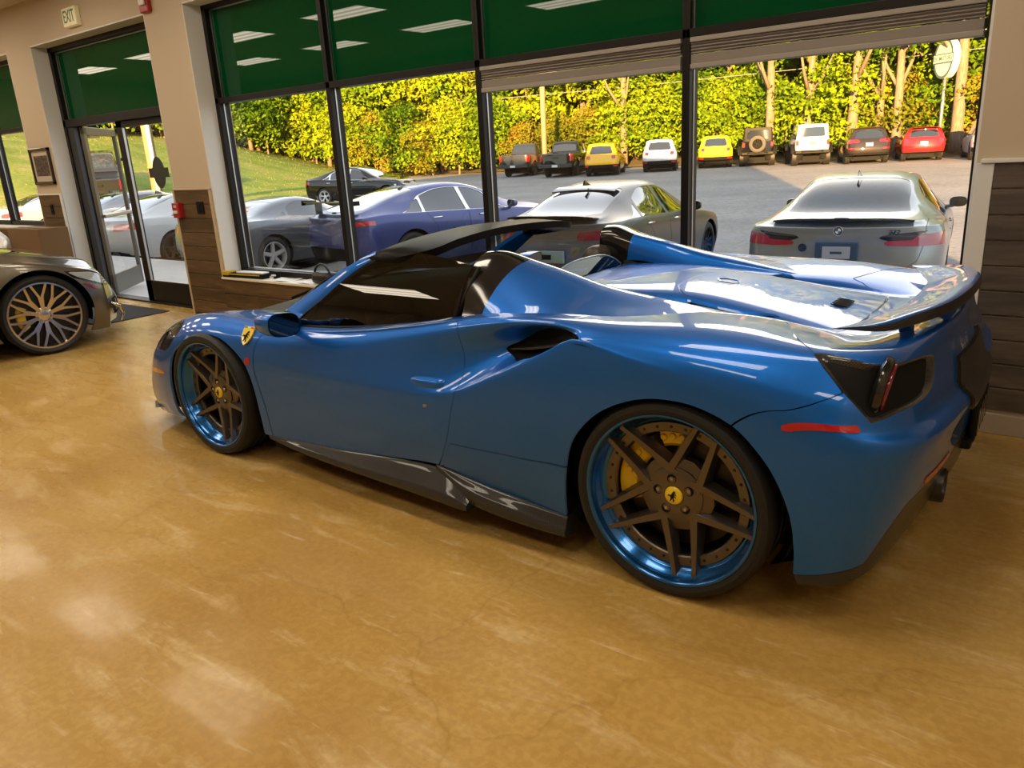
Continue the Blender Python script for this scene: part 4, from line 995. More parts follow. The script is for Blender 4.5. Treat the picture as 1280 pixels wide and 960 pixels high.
# cabin seen through its glass
b = MB(); b.box(-.55, 2.2, -.78, .78, .55, .62); b.build('cabin_floor', M_LEATHER, m3)
for x, y, w_, z1 in ((.10, .40, .30, 1.13), (.10, -.40, .30, 1.13), (1.15, .38, .26, 1.16), (1.15, -.38, .26, 1.16)):
    b = MB(); b.box(x-.06, x+.06, y-w_, y+w_, .6, z1-.12, .05); b.box(x+.06, x+.5, y-w_, y+w_, .55, .68, .05); st = b.build('seat', mat('grey_leather', (.045, .05, .06), 0, .5), m3, True, .8)
    b = MB(); b.box(x-.05, x+.05, y-.14, y+.14, z1-.10, z1+.08, .04); b.build('headrest', MATS['grey_leather'], st, True, .8)
b = MB(); b.box(1.72, 1.75, -.12, .12, 1.27, 1.335, .015); b.build('rearview_mirror', M_BLACK, m3)
b = MB(); b.box(1.95, 2.25, -.74, .74, .75, .98, .05); b.build('dashboard', M_LEATHER, m3, True, .8)
# ------------------------------------------------------------------ matte grey four-door coupe
M_MATGREY = mat('satin_graphite_paint', (.085, .085, .085), .5, .38, .35, .12)
P = sedan(M_MATGREY, ro=1.03, wb=2.70, fo=.91, R=.335, nsp=10, rim=M_BLACK, fin=(.15, 1.415), handles=[(.22, .875, .91), (1.17, .885, .885)], mirror=(1.78, .94, 1.0),
  xs=[-.70, -.45, -.2, 0, .25, .55, .85, 1.2, 1.55, 1.9, 2.25, 2.6, 2.95, 3.2],
  belt=[(-1.1, 1.0), (-.5, 1.01), (.4, .985), (1.7, .93), (2.1, .90), (2.8, .82), (3.62, .66)],
  top=[(-1.1, 1.075), (-.8, 1.075), (-.62, 1.09), (-.35, 1.18), (-.05, 1.29), (.25, 1.37), (.6, 1.425), (.95, 1.43), (1.25, 1.40), (1.6, 1.29), (1.95, 1.10), (2.15, 1.02), (2.7, .95), (3.2, .83), (3.6, .68)],
  w=[(-1.1, .84), (-.5, .88), (0, .895), (.5, .885), (1.4, .88), (2.3, .88), (2.7, .895), (3.1, .87), (3.55, .78)],
  wr=[(-1.1, .66), (-.6, .62), (-.2, .56), (.3, .53), (.9, .53), (1.4, .54), (1.75, .60), (2.2, .66), (3, .62), (3.6, .55)])
sedan_cuts(P, rear=[(-.66, 11), (-.66, 8.6), (-.56, 7.7), (.02, 7.4), (.25, 7.7), (.28, 11)], front=[(1.25, 11), (1.25, 8.2), (1.32, 7.3), (1.9, 7.25), (2.0, 7.8), (2.05, 11)],
  side=[[(.06, 4.3), (.92, 4.25), (.92, 6.8), (.55, 6.8), (.22, 6.0)], [(1.0, 4.25), (1.82, 4.25), (1.42, 6.3), (1.25, 6.8), (1.0, 6.8)], [(-.28, 4.45), (0., 4.32), (.14, 5.8), (.02, 5.5)]], lights=[[(.40, .82), (.42, .92), (1.2, .97), (1.2, .82)]], lm=M_REDDARK)
P['panels'] = [('xz', [(.10, .25), (.25, .50), (.38, .70), (.10, 1.0), (.95, .98), (.97, .25)], 'door', lambda V: V[:, 4] < 4.05), ('xz', [(.985, .25), (.965, .97), (1.85, .92), (2.02, .6), (2.0, .25)], 'door', lambda V: V[:, 4] < 4.05)]
cla = lot_car('coupe_car', P, (4.509, -5.749, -.41), math.radians(-84.3), 'matte dark grey four-door coupe parked tail-in behind the blue car, roof showing above its cabin', 'car', None, 10, 8)
b = MB(); G = []
for y in np.linspace(-.60, .60, 19): q = (y/.60)**2; G.append([(-.84+.10*q, y, 1.070), (-.95+.10*q, y, 1.085), (-1.06+.13*q, y, 1.118-.03*q*q), (-1.055+.13*q, y, 1.10-.03*q*q), (-.96+.1*q, y, 1.06)])
b.grid(np.array(G)); o = b.build('boot_spoiler', M_TRIM, cla, True, .9); fix_normals(o)
b = MB(); G = []
for y in np.linspace(-.46, .46, 15): q = (y/.46)**2; G.append([(.34-.10*q, y, 1.395-.012*q), (.22-.10*q, y, 1.385-.015*q), (.12-.10*q, y, 1.352-.02*q), (.13-.10*q, y, 1.335-.02*q)])
b.grid(np.array(G)); o = b.build('roof_spoiler', M_GLOSSBLACK, cla, True, .9)
b = MB(); b.box(-1.07, -1.03, -.26, .26, .55, .70, .01); ph = b.build('licence_plate', mat('dealer_plate', (.20, .26, .22), 0, .4), cla)
b = MB(); b.box(-1.078, -1.068, -.09, .09, .595, .655, .004); b.build('plate_panel', M_TRIM, ph)
# ------------------------------------------------------------------ navy four-door fastback
M_NAVY = mat('matte_navy_paint', (.05, .065, .20), .5, .36, .5, .08)
P = sedan(M_NAVY, ro=1.12, wb=2.95, fo=.95, R=.36, nsp=10, rim=M_DARKMETAL, handles=[(.52, .915, .90), (1.52, .92, .87)], mirror=(2.15, .98, 1.0),
  xs=[-.78, -.5, -.2, .1, .4, .75, 1.1, 1.5, 1.85, 2.2, 2.55, 2.9, 3.25, 3.5],
  belt=[(-1.2, .98), (-.5, 1.02), (.4, .99), (1.9, .93), (2.4, .90), (3.1, .82), (3.9, .66)],
  top=[(-1.2, 1.06), (-.9, 1.075), (-.6, 1.15), (-.2, 1.27), (.2, 1.37), (.6, 1.43), (1.0, 1.45), (1.4, 1.43), (1.8, 1.31), (2.15, 1.12), (2.4, 1.02), (3.0, .95), (3.5, .83), (3.9, .68)],
  w=[(-1.2, .88), (-.5, .94), (0, .96), (.5, .945), (1.6, .935), (2.5, .93), (2.95, .95), (3.4, .92), (3.85, .82)],
  wr=[(-1.2, .70), (-.7, .64), (-.2, .58), (.4, .55), (1.0, .55), (1.6, .57), (2.0, .63), (2.5, .68), (3.3, .65), (3.85, .58)])
sedan_cuts(P, rear=[(-.82, 11), (-.82, 8.8), (-.70, 7.7), (.12, 7.4), (.35, 7.7), (.38, 11)], front=[(1.42, 11), (1.42, 8.2), (1.5, 7.3), (2.1, 7.25), (2.28, 7.8), (2.3, 11)],
  side=[[(.28, 4.3), (1.16, 4.25), (1.16, 6.7), (.72, 6.7), (.36, 6.1)], [(1.24, 4.25), (2.1, 4.25), (1.68, 6.3), (1.5, 6.7), (1.24, 6.7)], [(-.14, 4.45), (.22, 4.32), (.30, 5.9), (.16, 5.7)]], lights=[[(.50, .905), (.54, .945), (.75, .957), (1.2, .957), (1.2, .895), (.75, .89)]], lm=mat('red_tail', (.5, .02, .02), 0, .1, 1.), lower=.50)
P['cuts'].append(('window_chrome', M_CHROME, 'pair', 'xv', [(-.18, 4.42), (.28, 4.23), (1.2, 4.18), (2.13, 4.2), (1.69, 6.40), (1.5, 6.78), (.7, 6.78), (.33, 6.15)], UP, -.003))
P['panels'] = [('xz', [(.30, .25), (.42, .50), (.50, .75), (.30, 1.0), (1.19, .98), (1.20, .25)], 'door', lambda V: V[:, 4] < 4.02), ('xz', [(1.215, .25), (1.205, .97), (2.15, .92), (2.3, .6), (2.28, .25)], 'door', lambda V: V[:, 4] < 4.02)]
gt4 = lot_car('fastback_car', P, (8.867, -6.233, -.41), math.radians(-100.8), 'navy blue four-door fastback with chrome window line, parked beyond the middle windows', 'car', None, 10, 8)
b = MB(); G = []
for y in np.linspace(-.70, .70, 15): q = (y/.70)**4; G.append([(-.82, y, 1.245), (-.95, y, 1.250), (-1.08, y, 1.262), (-1.08, y, 1.245), (-.95, y, 1.235)])
b.grid(np.array(G))
b.add([(-.82, y, z) for y in (-.7,) for z in (1.20, 1.27)]+[(-1.10, -.7, 1.20), (-1.10, -.7, 1.28)], [(0, 1, 3, 2)]); b.add([(-.82, .7, 1.20), (-.82, .7, 1.27), (-1.10, .7, 1.20), (-1.10, .7, 1.28)], [(0, 1, 3, 2)])
o = b.build('rear_wing', M_GLOSSBLACK, gt4, True, .9)
for s in (1, -1):
    b = MB(); b.box(-1.0, -.88, s*.42-.015, s*.42+.015, 1.05, 1.245, .004); b.build('wing_stay', M_GLOSSBLACK, o)
# ------------------------------------------------------------------ grey roadster with five-spoke wheels
M_SLATE = m_paint('slate_paint', (.12, .13, .145), .6, .32)
M_ALLOY = mat('machined_alloy', (.68, .67, .66), .5, .4)
P = sedan(M_SLATE, ro=1.0, wb=2.58, fo=.98, R=.34, nsp=5, rim=M_ALLOY, handles=[(.95, .90, .86)], mirror=(1.72, .95, .98), wk='five',
  xs=[-.68, -.4, -.15, .1, .35, .65, .95, 1.25, 1.55, 1.85, 2.2, 2.55, 2.85, 3.1],
  belt=[(-1.1, .94), (-.4, .97), (.4, .95), (1.6, .92), (2.0, .88), (2.8, .80), (3.5, .64)],
  top=[(-1.1, 1.0), (-.5, 1.02), (-.2, 1.05), (.1, 1.16), (.4, 1.26), (.75, 1.31), (1.05, 1.31), (1.35, 1.23), (1.7, 1.06), (1.95, .98), (2.5, .92), (3.1, .82), (3.5, .66)],
  w=[(-1.1, .86), (-.5, .91), (0, .925), (.5, .91), (1.4, .90), (2.2, .90), (2.58, .915), (3.0, .89), (3.5, .80)], fin=(-.7, 1.01))
sedan_cuts(P, rear=[(-.12, 11), (-.12, 8.4), (-.05, 7.7), (.35, 7.5), (.38, 11)], front=[(1.12, 11), (1.12, 8.2), (1.2, 7.3), (1.65, 7.25), (1.8, 7.8), (1.82, 11)], side=[[(.42, 4.3), (1.55, 4.25), (1.2, 6.6), (.75, 6.7), (.5, 5.8)], [(.08, 4.5), (.34, 4.3), (.42, 5.6)]], lights=[[(.35, .80), (.37, .90), (1.2, .93), (1.2, .80)]])
sl = lot_car('roadster_car', P, (11.463, -5.213, -.41), math.radians(-89.6), 'slate grey roadster with silver five-spoke wheels outside the leftmost big window', 'car', None, 8, 6)
# ------------------------------------------------------------------ black saloon crossing at the edge of the grass
M_BLACKP = m_paint('black_paint', (.004, .0045, .005), .1, .25)
P = sedan(M_BLACKP, R=.335, nsp=5, ysp=True, rim=M_ALLOY, wk='camry', w=[(-1.1, .85), (-.5, .90), (.5, .91), (2.4, .905), (3.3, .88), (3.72, .78)])
sedan_cuts(P)
P['cuts'].append(('window_chrome', M_CHROME, 'pair', 'xv', [(-.05, 4.3), (.3, 4.12), (2.1, 4.10), (1.55, 6.85), (.6, 6.85), (.22, 5.9)], UP, -.003))
P['cuts'].append(('headlight', mat('headlamp', (.5, .5, .5), .3, .1, 1.), 'pair', 'yz', [(.45, .62), (.50, .70), (1.2, .76), (1.2, .66)], lambda V: V[:, 0] > 3.2, -.002))
lot_car('saloon_car', P, (24.464, -18.493, LOTZ(-18.5)), math.radians(-163.0), 'black saloon parked sideways at the foot of the grassy bank', 'car', None, 7, 5, 0)
# ------------------------------------------------------------------ white coupe outside the door, two more cars by it
M_WHITEP = m_paint('white_paint', (.50, .52, .53), .0, .3)
P = sedan(M_WHITEP, nsp=5, rim=M_DARKMETAL, wk='white'); sedan_cuts(P, lm=mat('red_tail', (.5, .02, .02), 0, .1, 1.))
lot_car('saloon_car', P, (14.95, -5.25, -.41), math.radians(-84.3), 'white saloon standing outside the glass entrance door', 'car', None, 8, 6)
P = sedan(m_paint('pewter_paint', (.30, .30, .31), .5, .3), nsp=5, rim=M_DARKMETAL, wk='white'); sedan_cuts(P, lm=MATS['red_tail'])
lot_car('saloon_car', P, (18.3, -5.9, -.41), math.radians(-86), 'pewter grey saloon seen through the open door leaf, left of the white saloon', 'car', None, 6, 5, 0)
P = sedan(M_WHITEP, nsp=5, rim=M_DARKMETAL, wk='white'); sedan_cuts(P, lm=MATS['red_tail'])
lot_car('saloon_car', P, (24.5, -6.8, -.40), math.radians(-86), 'white car seen low through the far left window above the cardboard box', 'car', None, 6, 5, 0)
# ------------------------------------------------------------------ far row along the trees
def suv(paint, **k):
    P = dict(ro=.85, wb=2.60, fo=.82, R=.36, tw=.24, paint=paint, bow=.12, bt=7, nt=4, nbow=.2, nsp=5, rim=M_DARKMETAL, rimr=.68,
      xs=[-.55, -.25, 0, .4, .8, 1.2, 1.6, 1.95, 2.3, 2.6, 2.9, 3.15],
      bot=[(-.9, .42), (-.5, .36), (0, .30), (2.6, .30), (3.4, .34)], belt=[(-.9, 1.05), (1.6, 1.02), (2.0, .99), (2.6, .96), (3.4, .86)],
      top=[(-.9, 1.60), (-.6, 1.64), (0, 1.67), (.8, 1.68), (1.3, 1.65), (1.6, 1.52), (1.95, 1.20), (2.1, 1.10), (2.7, 1.05), (3.4, .92)],
      w=[(-.9, .87), (-.4, .90), (2.4, .90), (3.0, .88), (3.4, .80)], wr=[(-.9, .66), (0, .66), (1.2, .66), (1.7, .68), (2.1, .72), (3.4, .62)],
      tail=[(.3, .06), (.6, 0), (.8, .02), (1.05, .06), (1.35, .17), (1.6, .26), (1.7, .26)], nose=[(.3, -.05), (.6, 0), (.9, -.06)], mirror=(1.75, .98, 1.1))
    P.update(k); return P
def suv_cuts(P, lights, win=None, lower=.60, lm=M_RED, side=None, lowm=M_TRIM):
    ro = P['ro']; T = lambda V: V[:, 0] < -ro+.45
    C = [('rear_window', P.get('glass', M_CARGLASS), 'whole', 'yz', win or [(-.1, 1.12), (.56, 1.12), (.60, 1.18), (.50, 1.50), (-.1, 1.53)], lambda V: (V[:, 3] < 3.2) & (V[:, 4] < 8), .006)]
    C.append(('windscreen', M_CARGLASS, 'whole', 'xv', [(1.32, 11), (1.32, 8.), (1.4, 7.3), (1.9, 7.2), (2.0, 8), (2.02, 11)], lambda V: V[:, 4] > 6.9, .004))
    for s_ in side or [[(-.35, 4.4), (.08, 4.3), (.08, 6.7), (-.25, 6.6)], [(.16, 4.3), (.86, 4.3), (.86, 6.75), (.16, 6.75)], [(.94, 4.3), (1.8, 4.3), (1.35, 6.75), (.94, 6.75)]]: C.append(('side_window', M_CARGLASS, 'pair', 'xv', s_, UP, .004))
    for L in lights: C.append(('tail_light', lm, 'pair', 'yz', L, T, -.008))
    if lower: C.append(('rear_bumper', lowm, 'whole', 'yz', [(-.1, .2), (-.1, lower), (1.2, lower), (1.2, .2)], T, -.02))
    P['cuts'] = C; return P
ROW = 'cars in the far row under the trees'
def face(x, y): return None
lens_sq = [[(.56, .86), (.56, 1.03), (.75, 1.03), (.75, .86)]]
def lower_lamps(P): P['cuts'].append(('fog_lamp', M_RED, 'pair', 'yz', [(.62, .55), (.62, .64), (.80, .64), (.80, .55)], lambda V: V[:, 0] < -P['ro']+.4, -.025))
for nm, paint, px, y, hd, lab in (('small_suv', m_paint('amber_yellow_paint', (.80, .42, .01), 0, .35), 20.68, -33.6, -67, 'boxy orange-yellow small SUV in the far row, right of the two dark pickups'),
                                  ('small_suv', M_WHITEP, 18.55, -36.0, -66, 'boxy white small SUV with square tail lamps, right of the orange-yellow one'),
                                  ('small_suv', m_paint('lime_yellow_paint', (.62, .60, .01), 0, .35), 16.45, -38.4, -66, 'boxy lime yellow small SUV half hidden by the window post')):
    P = suv(paint, wk='ren', mirror_m=M_TRIM); suv_cuts(P, lens_sq, lower=.58); P['cuts'].insert(0, ('fog_lamp', M_RED, 'pair', 'yz', [(.62, .47), (.62, .56), (.84, .56), (.84, .47)], lambda V: V[:, 0] < -.45, -.03))
    c = lot_car(nm, P, (px, y, LOTZ(y)), math.radians(hd), lab, 'SUV', ROW, 5, 4, 0)
P = suv(m_paint('dark_bronze_paint', (.022, .017, .014), .1, .3), ro=.95, wb=2.9, fo=.95, R=.38, wk='cay', w=[(-1, .92), (-.4, .97), (2.6, .97), (3.2, .94), (3.8, .82)], wr=[(-1, .64), (0, .66), (1.2, .68), (1.7, .72), (2.1, .76), (3.8, .66)], tail=[(.3, .06), (.6, 0), (.9, .03), (1.05, .08), (1.35, .30), (1.6, .46), (1.7, .46)], xs=[-.55, -.25, 0, .4, .8, 1.2, 1.6, 2.0, 2.4, 2.8, 3.2, 3.5])
suv_cuts(P, [[(.42, 1.0), (.45, 1.10), (1.2, 1.12), (1.2, .96), (.7, .97)]], [(-.1, 1.16), (.62, 1.16), (.52, 1.50), (-.1, 1.53)], lower=.50); P['cuts'].append(('reflector', M_RED, 'pair', 'yz', [(.55, .66), (.55, .72), (.90, .74), (.90, .68)], lambda V: V[:, 0] < -.55, -.01)); P['plate'] = (-.94, .88, M_PLATEW)
lot_car('luxury_suv', P, (8.55, -37.6, LOTZ(-37.6)), math.radians(-69), 'dark bronze SUV with slim red tail lamps, between the white off-roader and the red hatchback', 'SUV', ROW, 5, 4, 0)
P = suv(m_paint('cherry_red_paint', (.50, .012, .015), .3, .3), ro=.72, wb=2.6, fo=.78, R=.34, wk='mini', top=[(-.9, 1.46), (-.6, 1.50), (0, 1.53), (.8, 1.54), (1.3, 1.50), (1.6, 1.38), (1.95, 1.10), (2.1, 1.04), (2.7, 1.0), (3.4, .88)], tail=[(.3, .06), (.6, 0), (.8, .02), (1.0, .06), (1.25, .2), (1.5, .34), (1.6, .34)])
suv_cuts(P, [[(.60, .82), (.60, 1.0), (.80, 1.02), (.80, .82)]], [(-.1, 1.08), (.62, 1.08), (.52, 1.38), (-.1, 1.42)], lower=.42); P['plate'] = (-.72, .80, M_PLATEW)
P['cuts'].append(('roof_panel', M_BLACKP, 'whole', 'xv', [(-.5, 7.0), (1.5, 7.0), (1.5, 12), (-.5, 12)], lambda V: V[:, 4] > 6.8, -.002))
lot_car('hatchback_car', P, (6.35, -38.6, LOTZ(-38.6)), math.radians(-73), 'cherry red hatchback with a dark roof by the sign pole', 'car', ROW, 5, 4, 0)
P = suv(M_WHITEP, ro=.95, wb=2.9, fo=.9, R=.38, wk='cay', w=[(-1, .92), (-.4, .96), (2.6, .96), (3.2, .93), (3.8, .82)], top=[(-1, 1.68), (-.6, 1.72), (0, 1.76), (1.0, 1.77), (1.5, 1.72), (1.8, 1.55), (2.1, 1.25), (2.3, 1.15), (2.9, 1.1), (3.8, .95)], xs=[-.55, -.25, 0, .4, .8, 1.2, 1.6, 2.0, 2.4, 2.8, 3.2, 3.5])
suv_cuts(P, [[(.50, 1.08), (.50, 1.20), (1.2, 1.20), (1.2, 1.06)]], [(-.1, 1.22), (.66, 1.22), (.55, 1.58), (-.1, 1.62)], lower=.55); P['cuts'].append(('reflector', M_RED, 'pair', 'yz', [(.60, .70), (.60, .76), (.9, .76), (.9, .70)], lambda V: V[:, 0] < -.55, -.01))
lot_car('large_suv', P, (3.35, -37.9, LOTZ(-37.9)), math.radians(-76), 'white SUV at the right end of the far row, cut by the window edge', 'SUV', ROW, 5, 4, 0)
# off-roaders with upright bodies, flares and big tyres
def offroader(paint, loc, hd, lab, spare, plate, topm, lift=0.12):
    P = dict(ro=.62, wb=2.75, fo=.55, R=.44, tw=.32, arch=.52, paint=paint, bow=.03, bt=7, nt=4, nbow=.05, nsp=5, rim=M_BLACK, rimr=.55, wk='mud', track=.90, box=1.,
      xs=[-.52, -.25, 0, .4, .8, 1.2, 1.5, 1.7, 1.85, 2.1, 2.6, 3.0, 3.2], bot=[(-1, .62), (4, .62)], belt=[(-1, 1.25), (1.7, 1.23), (2.0, 1.20), (3.4, 1.12)],
      top=[(-1, 1.92), (-.5, 1.95), (1.35, 1.95), (1.55, 1.86), (1.75, 1.45), (1.9, 1.28), (2.6, 1.24), (3.4, 1.16)], w=[(-1, .78), (1.8, .78), (3.4, .70)], wr=[(-1, .68), (1.4, .68), (1.8, .66), (3.4, .56)],
      tail=[(.5, 0), (1.25, .01), (2, .05)], nose=[(.5, 0), (1.2, -.03)], mirror=(1.75, .92, 1.35), mirror_m=M_TRIM)
    T = lambda V: V[:, 3] < 3.4
    P['cuts'] = [('rear_window', M_CARGLASS, 'whole', 'yz', [(-.1, 1.36), (.56, 1.36), (.52, 1.80), (-.1, 1.80)], T, .006)]
    for s_ in ([(-.45, 4.4), (.25, 4.4), (.25, 6.6), (-.45, 6.6)], [(.33, 4.4), (.95, 4.4), (.95, 6.6), (.33, 6.6)], [(1.03, 4.4), (1.66, 4.4), (1.5, 6.6), (1.03, 6.6)]): P['cuts'].append(('side_window', M_CARGLASS, 'pair', 'xv', s_, UP, .004))
    P['cuts'].append(('windscreen', M_CARGLASS, 'whole', 'xv', [(1.58, 11), (1.58, 7.4), (1.76, 7.3), (1.78, 11)], lambda V: V[:, 4] > 6.9, .004))
    if topm: P['cuts'].append(('hard_top', topm, 'whole', 'xv', [(-2, 4.15), (1.56, 4.15), (1.56, 12), (-2, 12)], lambda V: (V[:, 4] > 4.1) & (V[:, 0] < 1.6), 0))
    r = lot_car('off_roader', P, loc, math.radians(hd), lab, 'off-road car', ROW, 5, 4, 0)
    for x in (0, 2.75):
        for s in (1, -1):
            b = MB(); b.lathe([(.50, 0), (.56, -.01), (.58, -.03), (.58, -.22), (.53, -.22), (.50, 0)], 16, 'y', (x, .98, .46), a0=.25, a1=PI-.25); b = b if s == 1 else b.mirror(); o = b.build('wheel_flare', M_TRIM, r, True, .7); fix_normals(o)
    b = MB(); b.box(-.80, -.64, -.80, .80, .58, .74, .03); b.tube([(-.80, -.5, .66), (-.90, -.4, .70), (-.90, .4, .70), (-.80, .5, .66)], .03, 6); b.build('rear_bumper', M_TRIM, r)
    for s in (1, -1):
        b = MB(); b.box(-.68, -.60, s*.70-.06, s*.70+.06, .98, 1.20, .01); b.build('tail_light', M_RED, r)
    if spare:
        w = copy_tree(LIBWHEEL[('mud', .44, .32)], r); w.name = 'spare_wheel'; w.location = (-.98, .02, 1.12); w.rotation_euler = (0, 0, PI/2)
    if plate:
        b = MB(); b.box(-.66, -.62, -.16, .16, .98, 1.14, .004); b.build('licence_plate', plate, r)
    return r
offroader(M_BLACKP, (14.2, -38.6, LOTZ(-38.6)), -69, 'black off-roader with a spare wheel on its tailgate', True, None, M_TRIM)
offroader(M_WHITEP, (11.15, -37.6, LOTZ(-37.6)), -66, 'white off-roader on big mud tyres with an orange plate', False, M_PLATEO, None)
# dark pickups
def pickup(paint, loc, hd, lab, group=None, det=0):
    P = dict(ro=1.25, wb=3.25, fo=.92, R=.41, tw=.27, arch=.48, paint=paint, bow=.05, bt=4, nt=4, nbow=.15, nsp=6, rim=M_DARKMETAL, rimr=.62, wk='pick', box=.6,
      xs=[-1.05, -.6, -.2, .2, .55, .72, .95, 1.3, 1.7, 2.1, 2.45, 2.8, 3.2, 3.6, 3.9], bot=[(-1.4, .55), (5, .50)], belt=[(-1.4, 1.22), (1.9, 1.20), (2.6, 1.15), (4.3, 1.02)],
      top=[(-1.4, 1.26), (.56, 1.26), (.66, 1.40), (.80, 1.78), (1.0, 1.86), (2.0, 1.87), (2.35, 1.78), (2.7, 1.42), (2.85, 1.27), (3.5, 1.22), (4.3, 1.08)], w=[(-1.4, .93), (2.6, .94), (3.6, .93), (4.3, .84)], wr=[(-1.4, .80), (.5, .80), (.8, .68), (2.2, .68), (2.8, .78), (4.3, .66)],
      tail=[(.4, 0), (1.3, .02)], nose=[(.4, 0), (1.1, -.05)], mirror=(2.5, 1.05, 1.38), mirror_m=M_TRIM)
    T = lambda V: V[:, 0] < -.95
    P['cuts'] = [('tail_light', M_RED, 'pair', 'yz', [(.76, .84), (.76, 1.20), (1.2, 1.20), (1.2, .84)], T, -.005), ('rear_window', M_CARGLASS, 'whole', 'xv', [(.62, 11), (.62, 7.6), (.80, 7.4), (.84, 11)], lambda V: V[:, 4] > 7, .004),
      ('bed_cover', M_TRIM, 'whole', 'xv', [(-1.18, 7.4), (.50, 7.4), (.50, 12), (-1.18, 12)], lambda V: V[:, 4] > 7, .03),
      ('side_window', M_CARGLASS, 'pair', 'xv', [(.86, 4.35), (1.6, 4.35), (1.6, 6.7), (.92, 6.7)], UP, .004), ('side_window', M_CARGLASS, 'pair', 'xv', [(1.68, 4.35), (2.62, 4.35), (2.3, 6.6), (1.68, 6.7)], UP, .004), ('windscreen', M_CARGLASS, 'whole', 'xv', [(2.25, 11), (2.25, 7.4), (2.75, 7.3), (2.8, 11)], lambda V: V[:, 4] > 7, .004)]
    r = lot_car('pickup_truck', P, loc, math.radians(hd), lab, 'pickup', group, 5, 4, det)
    b = MB(); b.box(-1.42, -1.22, -.94, .94, .50, .70, .03); b.build('rear_bumper', M_DARKMETAL, r)
    b = MB(); b.box(-1.265, -1.24, -.16, .16, .98, 1.06, .004); b.build('tailgate_handle', M_DARKMETAL, r)
    b = MB(); b.box(-1.435, -1.415, -.16, .16, .54, .66, .004); b.build('licence_plate', M_PLATEW, r)
    return r
pickup(m_paint('charcoal_paint', (.03, .032, .034), .4, .35), (27.6, -35.6, LOTZ(-35.6)), -73, 'charcoal pickup at the left end of the far row, partly behind the window post', ROW)
pickup(M_BLACKP, (23.5, -33.9, LOTZ(-33.9)), -72, 'black pickup with tall red lamps, left of the orange-yellow SUV', ROW)
hp = pickup(m_paint('charcoal_paint', (.03, .032, .034), .4, .35), (31.3, -12.2, .22), -27, 'dark pickup standing on the grass beyond the open door leaf')

hp.rotation_euler = (0, -.17, math.radians(-27))
# ================================================================== the showroom (x along the window wall, y into the room, z up)
YF, YW, YG = -1.25, -1.43, -1.495      # wall face, frame front, glass
XR, XL, YB, HC = -3.0, 17.0, 6.3, 3.40
TOPW = 6.2
def wallpaint(name, c):
    m = mat(name, c, 0, .6, spec=.25); co = objcoord(m); n = nd(m, 'ShaderNodeTexNoise', Scale=90., Detail=3.); lk(m, co, n.inputs['Vector'])
    bp = nd(m, 'ShaderNodeBump', Strength=.06, Distance=.01); lk(m, n.outputs[0], bp.inputs['Height']); lk(m, bp.outputs[0], bsdf(m).inputs['Normal']); return m
M_WALL = wallpaint('cream_wall_paint', (.57, .465, .34))
M_WHITE = wallpaint('white_trim_daylit_reveal', (.74, .73, .70))
M_FRAME = mat('dark_bronze_aluminium', (.009, .007, .006), .2, .42, spec=.3)
M_SILVERLINE = mat('bright_glazing_bead', (.45, .45, .46), .9, .35)
# floor: worn amber epoxy
mf = mat('amber_epoxy_floor', (.6, .36, .13), 0, .25, .13, .07, spec=.14)
co = objcoord(mf)
n1 = nd(mf, 'ShaderNodeTexNoise', Scale=.9, Detail=6., Roughness=.6); lk(mf, co, n1.inputs['Vector'])
c1 = ramp(mf, n1.outputs[0], [(.30, (.43, .25, .062)), (.52, (.52, .325, .092)), (.72, (.60, .41, .145))])
co2 = objcoord(mf, (1.2, 4.2, 1.), (0, 0, .55)); n2 = nd(mf, 'ShaderNodeTexNoise', Scale=1.6, Detail=5., Roughness=.62, Distortion=.6); lk(mf, co2, n2.inputs['Vector'])
f2 = ramp(mf, n2.outputs[0], [(.55, (0, 0, 0)), (.68, (.60, .60, .60))])
mx = nd(mf, 'ShaderNodeMix'); mx.data_type = 'RGBA'; lk(mf, f2, mx.inputs[0]); lk(mf, c1, mx.inputs[6]); mx.inputs[7].default_value = (.70, .52, .27, 1)
n3 = nd(mf, 'ShaderNodeTexNoise', Scale=38., Detail=4.); lk(mf, co, n3.inputs['Vector'])
f3 = ramp(mf, n3.outputs[0], [(.44, (.90, .88, .84)), (.58, (1, 1, 1))]); m2 = nd(mf, 'ShaderNodeMix'); m2.data_type = 'RGBA'; m2.blend_type = 'MULTIPLY'; m2.inputs[0].default_value = 1.
co6 = objcoord(mf, (2.2, 13., 1.), (0, 0, -.5)); n6 = nd(mf, 'ShaderNodeTexNoise', Scale=1.7, Detail=4., Roughness=.6, Distortion=.4); lk(mf, co6, n6.inputs['Vector']); f6 = ramp(mf, n6.outputs[0], [(.62, (0, 0, 0)), (.73, (.6, .6, .6))])
mx6 = nd(mf, 'ShaderNodeMix'); mx6.data_type = 'RGBA'; lk(mf, f6, mx6.inputs[0]); lk(mf, mx.outputs[2], mx6.inputs[6]); mx6.inputs[7].default_value = (.76, .60, .36, 1)
lk(mf, mx6.outputs[2], m2.inputs[6]); lk(mf, f3, m2.inputs[7])
vo = nd(mf, 'ShaderNodeTexVoronoi', Scale=.34); vo.feature = 'DISTANCE_TO_EDGE'
nw = nd(mf, 'ShaderNodeTexNoise', Scale=2.2, Detail=4.); lk(mf, co, nw.inputs['Vector']); va = nd(mf, 'ShaderNodeVectorMath', operation='MULTIPLY_ADD'); lk(mf, nw.outputs['Color'], va.inputs[0]); va.inputs[1].default_value = (.5, .5, .5); lk(mf, co, va.inputs[2]); lk(mf, va.outputs[0], vo.inputs['Vector'])
fc = ramp(mf, vo.outputs['Distance'], [(.0, (.62, .55, .45)), (.0035, (1, 1, 1))]); m3_ = nd(mf, 'ShaderNodeMix'); m3_.data_type = 'RGBA'; m3_.blend_type = 'MULTIPLY'; m3_.inputs[0].default_value = .35
lk(mf, m2.outputs[2], m3_.inputs[6]); lk(mf, fc, m3_.inputs[7])
